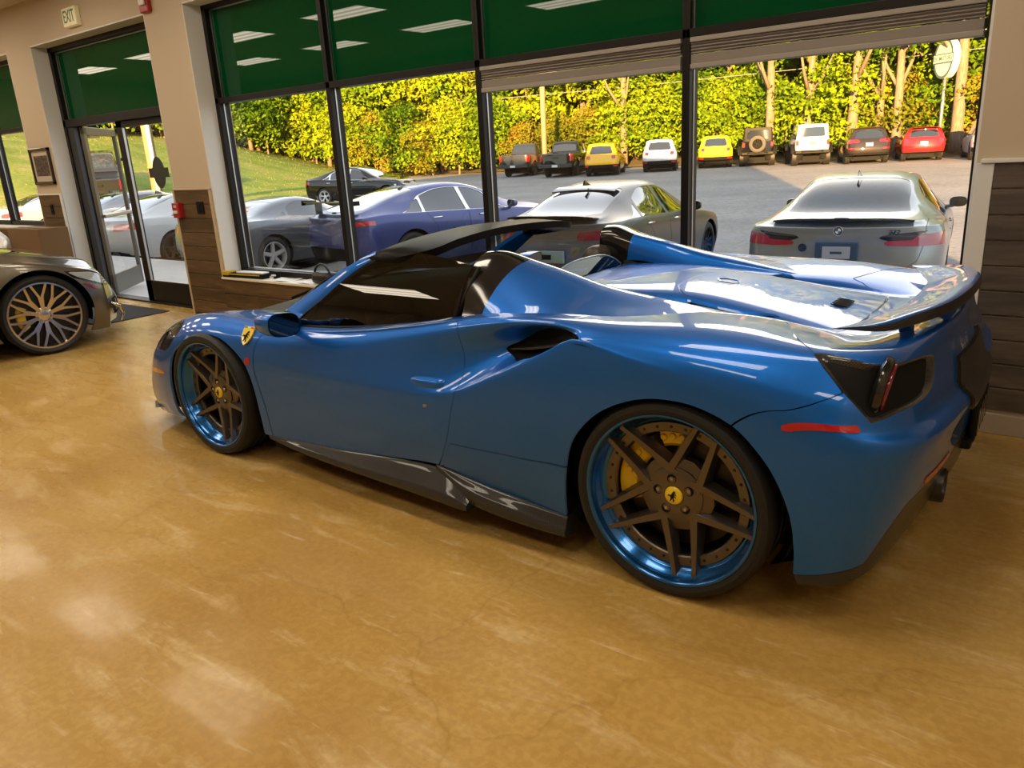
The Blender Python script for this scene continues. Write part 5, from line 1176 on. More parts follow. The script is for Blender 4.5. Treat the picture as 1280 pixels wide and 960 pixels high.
sp = nd(mf, 'ShaderNodeTexVoronoi', Scale=3.3); lk(mf, co, sp.inputs['Vector']); fs = ramp(mf, sp.outputs['Distance'], [(.010, (.25, .2, .15)), (.022, (1, 1, 1))]); m4 = nd(mf, 'ShaderNodeMix'); m4.data_type = 'RGBA'; m4.blend_type = 'MULTIPLY'; m4.inputs[0].default_value = .7
lk(mf, m3_.outputs[2], m4.inputs[6]); lk(mf, fs, m4.inputs[7]); lk(mf, m4.outputs[2], bsdf(mf).inputs['Base Color'])
rr = ramp(mf, n2.outputs[0], [(.35, (.20, .20, .20)), (.70, (.40, .40, .40))]); lk(mf, rr, bsdf(mf).inputs['Roughness'])
bp = nd(mf, 'ShaderNodeBump', Strength=.05, Distance=.01); n5 = nd(mf, 'ShaderNodeTexNoise', Scale=9., Detail=3.); lk(mf, co, n5.inputs['Vector']); lk(mf, n5.outputs[0], bp.inputs['Height']); lk(mf, bp.outputs[0], bsdf(mf).inputs['Normal']); lk(mf, bp.outputs[0], bsdf(mf).inputs['Coat Normal'])
b = MB(); b.box(XR-.2, XL+.2, -1.62, YB+.2, -.12, 0); struct(b.build('floor', mf))
# ceiling: lay-in tiles
mc = mat('ceiling_tile', (.62, .58, .50), 0, .8); co = objcoord(mc); br = nd(mc, 'ShaderNodeTexBrick', Scale=1.0); br.offset = 0; br.inputs['Brick Width'].default_value = 1.22; br.inputs['Row Height'].default_value = .61; br.inputs['Mortar Size'].default_value = .012
br.inputs['Color1'].default_value = (.60, .56, .48, 1); br.inputs['Color2'].default_value = (.58, .54, .46, 1); br.inputs['Mortar'].default_value = (.70, .68, .63, 1); lk(mc, co, br.inputs['Vector']); lk(mc, br.outputs[0], bsdf(mc).inputs['Base Color'])
b = MB(); b.box(XR-.2, XL+.2, -1.62, YB+.2, HC, HC+.12); struct(b.build('ceiling', mc))
# walls
b = MB(); b.box(XR-.2, XR, -1.62, YB+.2, -.3, TOPW); struct(b.build('wall_right', M_WALL))
b = MB(); b.box(XL, XL+.2, -1.62, YB+.2, -.3, TOPW); struct(b.build('wall_left', M_WALL))
b = MB(); b.box(XR-.2, XL+.2, YB, YB+.2, -.3, TOPW); struct(b.build('wall_back', M_WALL))
W2 = (9.80, 14.2)
b = MB(); Y0 = -1.60
b.box(XR, -.53, Y0, YF, -.3, 2.94); b.box(5.895, 6.56, Y0, YF, -.3, 2.94); b.box(9.115, 9.775, Y0, YF, -.3, 2.94); b.box(14.25, XL, Y0, YF, -.3, 2.94)
b.box(XR, XL, Y0, YF, 2.94, TOPW); b.box(-.53, 5.895, Y0, YF, -.3, .42); b.box(9.775, 14.25, Y0, YF, -.3, .84)
struct(b.build('wall_front', M_WALL))
b = MB(); b.box(XR-.2, XL+.2, -1.62, YB+.2, TOPW, TOPW+.15); struct(b.build('roof', M_BLACK))
# reveals: whiter than the walls, daylight put into the colour
def jamb(x, z0, z1, s, name='trim_1'):
    b = MB(); b.box(min(x, x+s*.012), max(x, x+s*.012), YW-.06, YF-.002, z0, z1); return struct(b.build(name, M_WHITE))
jamb(5.895, .44, 2.93, -1, 'trim_1'); jamb(9.115, 0, 2.93, -1, 'trim_2'); jamb(6.56, 0, 2.93, 1, 'trim_3'); jamb(-.53, .44, 2.93, 1, 'trim_4'); jamb(9.775, .86, 2.93, 1, 'trim_5')
b = MB(); b.box(-.53, 5.895, YW-.06, YF-.002, 2.925, 2.94); b.box(6.56, 9.115, YW-.06, YF-.002, 2.925, 2.94); b.box(9.775, 14.25, YW-.06, YF-.002, 2.925, 2.94); struct(b.build('trim_6', M_WHITE))
# ------------------------------------------------------------------ plank cladding
def planks(name, x0, x1, z0, z1, pitch, cols, parent=None, seed=0):
    m = mat(name+'_stain_shading_%d' % seed, cols[0], 0, .5, spec=.3); co = objcoord(m, (1.2, 1, 9.)); n = nd(m, 'ShaderNodeTexNoise', Scale=3.5, Detail=7., Roughness=.65, Distortion=.4); lk(m, co, n.inputs['Vector'])
    c = ramp(m, n.outputs[0], [(.30, cols[0]), (.55, cols[1]), (.74, cols[2])])
    oi = nd(m, 'ShaderNodeTexNoise', Scale=1.0, Detail=0.); co_ = objcoord(m, (.15, 1, 1/pitch*.9)); lk(m, co_, oi.inputs['Vector']); cc = ramp(m, oi.outputs[0], [(.35, (.72, .72, .72)), (.65, (1.15, 1.12, 1.08))])
    mm = nd(m, 'ShaderNodeMix'); mm.data_type = 'RGBA'; mm.blend_type = 'MULTIPLY'; mm.inputs[0].default_value = 1.; lk(m, c, mm.inputs[6]); lk(m, cc, mm.inputs[7]); lk(m, mm.outputs[2], bsdf(m).inputs['Base Color'])
    b = MB(); z = z1
    while z > z0+.01:
        zz = max(z0, z-pitch+.006); b.box(x0, x1, YF-.01, YF+.016, zz, z, .003); z -= pitch
    o = b.build(name, m, parent); return struct(o)
PLANK_LIT = [(.070, .040, .018), (.115, .068, .031), (.165, .102, .050)]; PLANK_SHADE = [(.070, .056, .046), (.105, .085, .070), (.15, .122, .10)]  # same wood: right pier's colours carry its shade, the rest the lit tone
planks('trim_7', -2.98, -.605, .11, 1.325, .1205, PLANK_SHADE, None, 1)
planks('trim_8', 5.93, 6.545, .0, 1.29, .140, PLANK_LIT, None, 2)
planks('trim_9', 9.15, 9.74, .0, 1.27, .140, PLANK_LIT, None, 3)
planks('trim_10', -.53, 5.93, .0, .415, .140, PLANK_LIT, None, 4)
planks('trim_11', 9.79, 14.2, .0, .82, .140, PLANK_LIT, None, 5)
b = MB(); b.box(-2.98, -.60, YF, YF+.022, 0, .105, .004); struct(b.build('baseboard_right', mat('tan_base', (.40, .34, .27), 0, .5)))
b = MB(); b.box(-.605, -.532, YF-.02, YF+.020, .0, 1.325, .003); struct(b.build('trim_12', M_WHITE))
b = MB(); b.box(-2.98, -.55, YF-.01, YF+.032, 1.325, 1.345, .004); struct(b.build('trim_13', M_WHITE))
M_TANTRIM = mat('tan_edge_trim', (.52, .40, .25), 0, .5)
b = MB(); b.box(6.545, 6.575, YF-.02, YF+.02, 0, 1.30, .003); struct(b.build('trim_14', M_TANTRIM))
b = MB(); b.box(5.90, 5.93, YF-.02, YF+.02, .45, 1.30, .003); struct(b.build('trim_15', M_TANTRIM))
b = MB(); b.box(5.90, 6.575, YF-.01, YF+.024, 1.29, 1.305, .003); struct(b.build('trim_16', M_TANTRIM))
b = MB(); b.box(9.115, 9.15, YF-.02, YF+.02, 0, 1.285, .003); struct(b.build('trim_17', M_WHITE))
b = MB(); b.box(9.12, 9.77, YF-.01, YF+.024, 1.27, 1.285, .003); struct(b.build('trim_18', M_WHITE))
b = MB(); b.box(-.53, 5.93, YW-.07, YF+.03, .42, .445, .006); struct(b.build('trim_19', mat('sill_paint', (.72, .66, .55), 0, .4)))
b = MB(); b.box(9.775, 14.25, YW-.07, YF+.03, .84, .865, .006); struct(b.build('trim_20', MATS['sill_paint']))
# ------------------------------------------------------------------ glazing
M_PANE = glass('window_glass', (.97, .985, .97), 1.52, k=1.1)
M_GREEN = mat('green_backed_glass', (.0, .060, .018), 0, .5, .6, .004, spec=.0)
bsdf(M_GREEN).inputs['Coat IOR'].default_value = 1.55
FD = .12
def bar(b, x0, x1, z0, z1, y0=YW, d=FD): b.box(x0, x1, y0-d, y0, z0, z1, .003)
def window(n, x0, x1, z0, zt0, zt1, z1, left_edge, right_edge):
    """one bay: frame, bead, clear pane, green transom pane"""
    b = MB(); bar(b, x0, x1, z0, z0+.055); bar(b, x0, x1, zt0, zt1); bar(b, x0, x1, z1-.035, z1)
    bar(b, x1-left_edge, x1, z0, z1); bar(b, x0, x0+right_edge, z0, z1)
    f = struct(b.build('window_%d' % n, M_FRAME))
    xa, xb = x0+right_edge, x1-left_edge
    b = MB(); 
    for xx in (xa, xb-.006): b.box(xx, xx+.006, YG+.004, YG+.016, z0+.055, zt0)
    b.box(xa, xb, YG+.004, YG+.016, z0+.055, z0+.063); b.box(xa, xb, YG+.004, YG+.016, z1-.045, z1-.035)
    for xx in (xa, xb-.006): b.box(xx, xx+.006, YG+.004, YG+.016, zt1, z1-.035)
    b.build('glazing_bead', M_SILVERLINE, f)
    b = MB(); b.add([(xa, YG, z0+.05), (xb, YG, z0+.05), (xb, YG, zt0), (xa, YG, zt0)], [(0, 1, 2, 3)]); b.build('pane', M_PANE, f)
    b = MB(); b.box(xa, xb, YG-.012, YG, zt1-.01, z1-.03); b.build('transom_pane', M_GREEN, f)
    return f
ZT0, ZT1, ZH = 2.070, 2.122, 2.925
window(1, 4.245, 5.885, .445, ZT0, ZT1, ZH, .055, .025)
window(2, 2.63, 4.245, .445, ZT0, ZT1, ZH, .025, .025)
window(3, 1.045, 2.63, .445, ZT0, ZT1, ZH, .025, .025)
window(4, -.53, 1.045, .445, ZT0, ZT1, ZH, .025, .045)
window(5, 9.785, 11.30, .865, ZT0, ZT1, ZH, .03, .035)
window(6, 11.30, 12.80, .865, ZT0, ZT1, ZH, .03, .03)
window(7, 12.80, 14.25, .865, ZT0, ZT1, ZH, .03, .03)
# raised pleated blinds at the top of the two right-hand windows
M_BLIND = mat('taupe_blind_fabric', (.26, .225, .19), 0, .8)
for xa, xb, lab in ((1.075, 2.60, 'raised taupe pleated blind above the view of the two dark pickups'), (-.475, 1.015, 'raised taupe pleated blind at the top of the rightmost window, above the oval sign')):
    r = empty('window_blind', ((xa+xb)/2, YW-.02, 1.9), 0, lab, 'blind', 'pleated window blinds'); w = (xb-xa)/2
    b = MB(); b.box(-w, w, -.03, .035, .145, .172, .004); b.build('head_rail', mat('blind_rail', (.34, .30, .25), 0, .5), r)
    b = MB(); z = .145
    prof = []
    k = 0
    while z > .078: prof.append((.028 if k % 2 else .016, z)); z -= .0085; k += 1
    b.grid(np.array([[(-w+.004, y, zz) for y, zz in prof], [(w-.004, y, zz) for y, zz in prof]])); b.grid(np.array([[(-w+.004, -.02, zz) for y, zz in prof], [(w-.004, -.02, zz) for y, zz in prof]])); b.build('pleats', M_BLIND, r)
    b = MB(); b.box(-w+.003, w-.003, -.018, .024, .028, .080, .004); b.build('fabric_stack', M_BLIND, r)
    b = MB(); b.box(-w, w, -.022, .030, .0, .030, .005); b.build('bottom_rail', mat('blind_rail', (.50, .45, .38)), r)
# ------------------------------------------------------------------ entrance: transom, fixed leaf, open leaf
b = MB(); bar(b, 9.04, 9.115, 0, 2.92); bar(b, 6.56, 6.60, 0, 2.92); bar(b, 6.56, 9.11, 2.04, 2.13); bar(b, 6.56, 9.11, 2.875, 2.925); bar(b, 6.56, 9.11, 0, .02, YW, .14)
d1 = struct(b.build('door_1', M_FRAME))
b = MB(); b.box(6.60, 9.04, YG-.012, YG, 2.12, 2.885); b.build('transom_pane', M_GREEN, d1)
b = MB(); b.box(6.60, 9.04, YG+.004, YG+.016, 2.862, 2.872); b.box(9.03, 9.04, YG+.004, YG+.016, 2.13, 2.872); b.build('glazing_bead', M_SILVERLINE, d1)
b = MB(); b.box(8.90, 9.04, YG-.05, YW-.01, .02, 2.04, .006); b.build('side_post', mat('grey_door_post', (.045, .045, .05), .5, .4), d1)
def leaf(b, w, h, st=.10, br=.26):
    b.box(0, st, -.022, .022, 0, h, .004); b.box(w-st*.6, w, -.022, .022, 0, h, .004); b.box(0, w, -.022, .022, h-.09, h, .004); b.box(0, w, -.022, .022, 0, br, .004)
r = empty('door_leaf', (6.61, YG, .02), 0, 'closed right-hand glass door leaf with a dark oval sign on its pane', 'door')
b = MB(); b.box(0, .06, -.022, .022, 0, 2.02, .004); b.box(1.20, 1.33, -.022, .022, 0, 2.02, .004); b.box(0, 1.33, -.022, .022, 1.95, 2.02, .004); b.box(0, 1.33, -.022, .022, 0, .24, .004); b.build('leaf_frame', M_FRAME, r)
b = MB(); b.box(.055, .063, .0, .024, .24, 1.95); b.box(1.192, 1.20, .0, .024, .24, 1.95); b.box(.06, 1.2, .0, .024, .24, .248); b.build('glazing_bead', M_SILVERLINE, r)
b = MB(); b.add([(.06, 0, .24), (1.2, 0, .24), (1.2, 0, 1.95), (.06, 0, 1.95)], [(0, 1, 2, 3)]); b.build('pane', M_PANE, r)
M_DECAL = mat('dark_olive_decal', (.030, .032, .022), 0, .6)
Md = frame((.62, .004, 1.45), (-1, 0, 0), (0, 0, 1))
flat_obj('oval_sign', circle(.125, 40, (0, 0), 1.32), .003, Md, M_DECAL, r)
flat_obj('sign_band', [(-.20, -.05), (.20, -.05), (.20, .05), (-.20, .05)], .0045, Md, M_DECAL, r)
lz = empty('door_leaf', (8.86, YG-.02, .02), math.radians(-46), 'glass door leaf standing open outwards with a silver push bar', 'door')
b = MB(); leaf(b, 1.05, 2.02, .09, .24); b.build('leaf_frame', mat('pale_bronze', (.16, .15, .13), .6, .4), lz)  # open leaf's frame in a lighter bronze than the entrance frame
b = MB(); b.add([(.09, 0, .24), (1.0, 0, .24), (1.0, 0, 1.93), (.09, 0, 1.93)], [(0, 1, 2, 3)]); b.build('pane', M_PANE, lz)
b = MB(); b.box(.05, 1.0, .03, .065, .94, .985, .008); b.box(.05, 1.0, -.065, -.03, .94, .985, .008); b.build('push_bar', M_STEEL, lz)
b = MB(); b.box(.30, .62, .025, .075, 1.90, 1.96, .006); b.build('door_closer', M_STEEL, lz)
# ------------------------------------------------------------------ ceiling lights
M_TUBE = mat('lit_diffuser', (.8, .8, .8), 0, .5, emit=(1., .86, .66), emit_s=9.)
m = M_TUBE; co = objcoord(m); wv = nd(m, 'ShaderNodeMath', operation='SINE'); sx = nd(m, 'ShaderNodeSeparateXYZ'); lk(m, co, sx.inputs[0]); mu = nd(m, 'ShaderNodeMath', operation='MULTIPLY'); mu.inputs[1].default_value = 2*PI/.19; lk(m, sx.outputs['Y'], mu.inputs[0]); lk(m, mu.outputs[0], wv.inputs[0])
ma = nd(m, 'ShaderNodeMath', operation='MULTIPLY_ADD'); ma.inputs[1].default_value = 3.2; ma.inputs[2].default_value = 9.5; lk(m, wv.outputs[0], ma.inputs[0]); lk(m, ma.outputs[0], bsdf(m).inputs['Emission Strength'])
LIGHT_XY = [(7.60+2.44*k, y) for y in (0., 1.72, 3.65) for k in range(-4 if y > 1 else -3, 4)]
first = None
for i, (x, y) in enumerate(LIGHT_XY):
    if first is None:
        r = empty('ceiling_light', (x, y, HC), 0, 'recessed fluorescent ceiling light shining above the showroom', 'ceiling light', 'recessed ceiling lights')
        b = MB()
        for a in ((-.61, -.585, -.305, .305), (.585, .61, -.305, .305), (-.61, .61, -.305, -.28), (-.61, .61, .28, .305)): b.box(a[0], a[1], a[2], a[3], -.014, -.001)
        b.build('frame', M_WHITEPLASTIC, r)
        b = MB(); b.add([(-.585, -.28, -.006), (.585, -.28, -.006), (.585, .28, -.006), (-.585, .28, -.006)], [(3, 2, 1, 0)]); b.build('diffuser', M_TUBE, r); first = r
    else:
        c = copy_tree(first); c.location = (x, y, HC)
# ================================================================== small things on and by the walls
r = empty('exit_sign', (7.93, YF, 2.995), 0, 'cream exit sign with green letters on the wall above the entrance', 'exit sign')
b = MB(); b.box(-.15, .15, .0, .055, 0, .185, .012); b.build('housing', mat('exit_cream', (.72, .62, .36), 0, .4, emit=(1., .85, .45), emit_s=.12), r)
text_obj('lettering', 'EXIT', .165, frame((0, .056, .092), (-1, 0, 0), (0, 0, 1)), mat('exit_green', (.02, .16, .05), 0, .4), r, .001, True, 0, .72)
r = empty('alarm_strobe', (6.465, YF-.006, 2.93), 0, 'red and white fire alarm strobe high on the pier beside the entrance', 'fire alarm')
b = MB(); b.box(-.075, .075, 0, .05, .0, .19, .01); b.build('body', mat('alarm_red', (.38, .015, .015), 0, .35), r)
b = MB(); b.box(-.05, .05, .05, .07, .06, .17, .012); b.build('strobe_lens', M_WHITEPLASTIC, r)
r = empty('fire_pull_station', (6.485, YF+.016, 1.02), 0, 'red fire alarm pull box on the planked pier right of the door', 'fire alarm')
b = MB(); b.box(-.062, .062, 0, .055, 0, .15, .008); b.build('body', MATS['alarm_red'], r)
b = MB(); b.box(-.04, .04, .055, .068, .045, .075, .004); b.build('pull_handle', M_WHITEPLASTIC, r)
text_obj('lettering', 'FIRE', .032, frame((0, .056, .115), (-1, 0, 0), (0, 0, 1)), M_WHITEPLASTIC, r, .0008, True)
for x, z, lab, w in ((6.105, 1.06, 'black wall outlet plate on the planked pier beside the red pull box', .06), (9.42, 1.04, 'small black outlet plate on the planks under the framed photograph', .035)):
    r = empty('outlet', (x, YF+.016, z), 0, lab, 'outlet'); b = MB(); b.box(-w, w, 0, .012, 0, .12, .004); b.build('cover_plate', M_TRIM, r)
    for zz in (.035, .085):
        b = MB(); b.box(-.018, .018, .012, .016, zz-.015, zz+.015, .003); b.build('socket', M_BLACK, r)
r = empty('picture_frame', (9.455, YF, 1.40), 0, 'black framed sepia photograph on the pier left of the entrance', 'picture')
b = MB(); w, h = .27, .43
for a in ((-w, -w+.035, 0, h), (w-.035, w, 0, h), (-w, w, 0, .035), (-w, w, h-.035, h)): b.box(a[0], a[1], 0, .03, a[2], a[3], .004)
b.build('frame', M_GLOSSBLACK, r)
b = MB(); b.box(-w+.03, w-.03, 0, .012, .03, h-.03); b.build('mount', mat('cream_mount', (.55, .46, .36), 0, .7), r)
mp = mat('sepia_print', (.06, .045, .03), 0, .5); co = objcoord(mp); n = nd(mp, 'ShaderNodeTexNoise', Scale=26., Detail=6., Roughness=.7); lk(mp, co, n.inputs['Vector']); lk(mp, ramp(mp, n.outputs[0], [(.36, (.02, .014, .010)), (.52, (.07, .05, .035)), (.66, (.24, .18, .13))]), bsdf(mp).inputs['Base Color'])
b = MB(); b.box(-w+.085, w-.085, .011, .014, .10, h-.09); b.build('print', mp, r)
# cardboard box and wrapped bundle at the left
mcb = mat('cardboard', (.17, .092, .036), 0, .8)
r = empty('cardboard_box', (9.45, -1.02, 0), 0, 'tall brown cardboard box leaning place under the far left window', 'box')
r['label'] = 'tall brown cardboard box standing against the planks left of the entrance'
b = MB(); b.box(-.44, .46, -.17, .17, 0, .90, .006); b.build('carton', mcb, r)
b = MB(); b.box(-.445, .465, -.03, .03, .899, .904); b.build('tape', mat('parcel_tape', (.35, .24, .12), 0, .3), r)
b = MB(); rng.seed(5); G = []
for i in range(15):
    t = i/14; row = []
    for k in range(25):
        a = 2*PI*k/24; rad = math.sin(PI*min(1, .12+t*.88))**.5 if t < 1 else .0
        j = 1+.10*math.sin(5*a+7*t)+.07*math.sin(11*a-4*t)
        row.append((.48*rad*j*math.cos(a), .34*rad*j*math.sin(a), .98*t+.03*math.sin(7*a+9*t)*(0 if i == 0 else 1)))
    G.append(row)
b.grid(np.array(G)); ob = b.build('wrapped_bundle', mat('milky_plastic', (.50, .43, .36), 0, .3, .4, .2), None, True); ob.location = (10.30, -.62, 0); ob.scale = (1.25, 1.1, 1.0); fix_normals(ob)
tag(ob, 'crumpled milky plastic wrapped bundle at the far left beside the cardboard box', 'bundle')
# door mat
mm_ = mat('charcoal_mat', (.022, .022, .022), 0, .9); co = objcoord(mm_, (1, 60, 1)); n = nd(mm_, 'ShaderNodeTexNoise', Scale=5., Detail=3.); lk(mm_, co, n.inputs['Vector']); bp = nd(mm_, 'ShaderNodeBump', Strength=.4); lk(mm_, n.outputs[0], bp.inputs['Height']); lk(mm_, bp.outputs[0], bsdf(mm_).inputs['Normal'])
b = MB(); b.box(7.05, 8.85, -1.225, -.45, .0, .010, .004); tag(b.build('door_mat', mm_), 'charcoal door mat on the floor inside the entrance', 'mat')
# things on the window sill
r = empty('spirit_level', (5.60, -1.285, .445), math.radians(4), 'black and yellow folded tool lying on the left end of the window sill', 'tool')
b = MB(); b.box(-.30, .30, -.045, .045, 0, .045, .006); b.build('body', M_BLACK, r)
b = MB(); b.box(-.26, .27, -.047, .047, .028, .040, .003); b.box(.20, .30, -.05, .05, .02, .06, .004); b.build('yellow_band', mat('tool_yellow', (.55, .36, .02), 0, .4), r)
b = MB(); b.box(-.28, .10, -.06, .03, .045, .058, .003); b.build('white_cover', M_WHITEPLASTIC, r)
r = empty('clamp', (5.22, -1.37, .445), 0, 'small dark clamp standing by the window frame on the sill', 'tool')
b = MB(); b.box(-.035, .035, -.02, .02, 0, .065, .008); b.build('body', M_BLACK, r); b = MB(); b.tube([(-.02, .02, .03), (.02, .045, .03)], .012, 8); b.build('screw', M_STEEL, r)
for k, (x, a, lab) in enumerate(((5.02, .15, 'white paper sheet on the sill beside the dark clamp'), (4.66, -.08, 'white paper sheet on the sill next to the far door mirror of the blue car'))):
    b = MB(); b.grid(np.array([[(u*.14, v*.09, .004+.004*math.sin(3*u+2*v)) for v in np.linspace(-1, 1, 7)] for u in np.linspace(-1, 1, 7)])); o = b.build('paper_sheet', mat('paper', (.72, .71, .68), 0, .7), None, True); o.location = (x, -1.33, .4455); o.rotation_euler = (0, 0, a); tag(o, lab, 'paper')
r = empty('black_bag', (4.47, -1.335, .445), 0, 'black rounded bag with a strap on the sill behind the blue car windscreen', 'bag')
b = MB(); b.box(-.115, .115, -.07, .07, 0, .105, .035); b.build('body', mat('black_nylon', (.012, .012, .012), 0, .45), r, True)
b = MB(); b.tube([(.105*math.cos(a), .02, .07+.105*math.sin(a)) for a in np.linspace(.1, PI-.1, 13)], .011, 8); b.build('strap', M_LEATHER, r, True)
# ------------------------------------------------------------------ pewter grand tourer parked inside, nose to the door
M_PEWTER = m_paint('warm_grey_metallic_paint', (.15, .135, .11), .75, .30)
M_AMGRIM = mat('polished_alloy', (.62, .56, .50), 1., .22)
P = dict(ro=1.05, wb=2.63, fo=.78, R=.345, tw=.27, arch=.395, paint=M_PEWTER, bow=.16, bt=4, nt=3, nbow=.34, nsp=10, ysp=True, rim=M_AMGRIM, rimr=.83, wk='gt', track=.93,
  xs=[-.72, -.4, -.1, .2, .5, .8, 1.1, 1.4, 1.7, 2.0, 2.3, 2.55, 2.8, 3.0, 3.15],
  bot=[(-1.1, .30), (-.5, .22), (2.0, .17), (3.0, .14), (3.6, .15)], belt=[(-1.1, .93), (-.4, .95), (.6, .90), (1.4, .86), (2.0, .83), (2.6, .795), (3.0, .69), (3.3, .57), (3.6, .50)],
  top=[(-1.1, 1.0), (-.6, 1.06), (-.2, 1.18), (.2, 1.27), (.6, 1.29), (.9, 1.24), (1.3, 1.04), (1.55, .95), (2.0, .93), (2.6, .875), (3.0, .78), (3.3, .66), (3.6, .54)],
  w=[(-1.1, .88), (-.4, .96), (0, .975), (.6, .94), (1.4, .935), (2.2, .945), (2.63, .962), (3.0, .94), (3.3, .88), (3.6, .78)], wr=[(-1.1, .64), (-.5, .56), (.3, .53), (.9, .56), (1.4, .66), (2.0, .66), (2.7, .66), (3.2, .56), (3.6, .44)],
  tail=[(.2, .1), (.6, 0), (.95, .05)], nose=[(.1, -.04), (.25, .0), (.40, -.02), (.52, -.08), (.6, -.14)], mirror=(1.45, .98, .93))
sedan_cuts(P, rear=[(-.50, 11), (-.50, 8.5), (-.4, 7.6), (.2, 7.4), (.3, 11)], front=[(.86, 11), (.86, 8), (.92, 7.3), (1.35, 7.25), (1.48, 11)], side=[[(.2, 4.3), (1.3, 4.25), (.95, 6.6), (.45, 6.7)]])
P['cuts'] += [('headlight', mat('headlamp_glass', (.42, .45, .47), .2, .06, 1.), 'pair', 'xz', [(2.86, .690), (3.05, .665), (3.25, .585), (3.36, .485), (3.28, .485), (3.10, .565), (2.94, .635)], lambda V: (V[:, 1] > .42) & (V[:, 4] < 7.5), -.003),
  ('lamp_lens', M_GLOSSBLACK, 'pair', 'xz', [(2.84, .70), (3.06, .675), (3.265, .595), (3.385, .48), (3.27, .472), (3.08, .555), (2.90, .635)], lambda V: (V[:, 1] > .42) & (V[:, 4] < 7.5), 0),
  ('side_marker', M_REDDARK, 'pair', 'xz', [(2.97, .585), (3.10, .52), (3.12, .50), (3.06, .51), (2.96, .57)], lambda V: (V[:, 4] < 5), -.002),
  ('air_intake', M_BLACK, 'pair', 'yz', [(.40, .20), (.42, .36), (.62, .36), (.80, .30), (.80, .22)], lambda V: V[:, 0] > 3.25, .03),
  ('grille', M_DARKMETAL, 'whole', 'yz', [(-.1, .20), (-.1, .47), (.25, .46), (.36, .38), (.34, .20)], lambda V: V[:, 0] > 3.25, .02)]
P['panels'] = [('xz', [(2.40, .2), (2.36, .62), (2.38, .74), (2.86, .72), (3.2, .60), (3.2, 1.2), (1.5, 1.2), (1.45, .86), (1.35, .2)], 'front_wing', lambda V: (V[:, 4] < 5.2) & (V[:, 0] < 2.3))]
amg = lot_car('grand_tourer', P, (7.53, 2.79, 0), math.radians(-99.8), 'warm grey sports coupe with many-spoked silver wheels and a yellow caliper, nose toward the entrance', 'car', None, 10, 8)
for s in (1, -1):
    b = MB(); b.tube([(3.22, s*.74, .34), (3.31, s*.64, .28), (3.345, s*.58, .20), (3.30, s*.64, .15)], [.010, .018, .018, .010], 8); b.build('intake_trim', M_CHROME, amg, True)
for x in (2.63,):
    for s in (1, -1):
        b = MB(); A = np.linspace(math.radians(150), math.radians(215), 9); G = np.array([[(x+rr_*math.cos(a), s*(.93+yy), .345+rr_*math.sin(a)) for rr_, yy in ((.14, -.12), (.14, -.075), (.155, -.065), (.205, -.065), (.215, -.075), (.215, -.12))] for a in A]); b.grid(G); o = b.build('brake_caliper', M_YELLOW, amg, True, .6); fix_normals(o)
# ================================================================== outside
# ground: lot, walk, grassy bank
BANK = [(60., -62.), (50., -54.), (36., -33.), (29.5, -23.), (25.5, -14.), (24.5, -8.), (27., 2.), (30., 12.)]
def bank_d(x, y):
    P = np.stack([x, y], -1); A = np.array(BANK[:-1]); B = np.array(BANK[1:]); d = np.full(len(P), 1e9); sgn = np.ones(len(P))
    for a, c in zip(A, B):
        e = c-a; t = np.clip(((P-a)@e)/(e@e), 0, 1); q = P-a-t[:, None]*e; dd = np.hypot(q[:, 0], q[:, 1]); s = np.sign(e[0]*(P[:, 1]-a[1])-e[1]*(P[:, 0]-a[0]))
        m_ = dd < d; d = np.where(m_, dd, d); sgn = np.where(m_, -s, sgn)
    return d*sgn
def ground_z(x, y):
    x = np.atleast_1d(np.asarray(x, float)); y = np.atleast_1d(np.asarray(y, float)); z = -.41+.0112*np.maximum(0, -y-5)
    d = bank_d(x, y); t = np.clip(d/20., 0, 1); f = np.clip((y+62)/30., .25, 1)
    return z+np.where(d > 0, 3.9*t*t*(3-2*t)*f+.16*np.clip(d-20, 0, 60), 0)
ma_ = mat('worn_asphalt', (.30, .29, .28), 0, .85, spec=.2); co = objcoord(ma_)
n = nd(ma_, 'ShaderNodeTexNoise', Scale=.35, Detail=8., Roughness=.65); lk(ma_, co, n.inputs['Vector']); n_ = nd(ma_, 'ShaderNodeTexNoise', Scale=9., Detail=6., Roughness=.75); lk(ma_, co, n_.inputs['Vector'])
mm = nd(ma_, 'ShaderNodeMix'); mm.data_type = 'RGBA'; mm.blend_type = 'MULTIPLY'; mm.inputs[0].default_value = 1.
lk(ma_, ramp(ma_, n.outputs[0], [(.3, (.20, .195, .19)), (.7, (.30, .285, .27))]), mm.inputs[6]); lk(ma_, ramp(ma_, n_.outputs[0], [(.35, (.70, .70, .70)), (.65, (1.15, 1.15, 1.15))]), mm.inputs[7]); lk(ma_, mm.outputs[2], bsdf(ma_).inputs['Base Color'])
b = MB(); b.grid(np.array([[(x, y, -.41+.0112*max(0, -y-5)) for y in (14, -1.62, -5, -20, -40, -70)] for x in (-40, 0, 40, 75)])); fix_normals(struct(b.build('ground', ma_)))
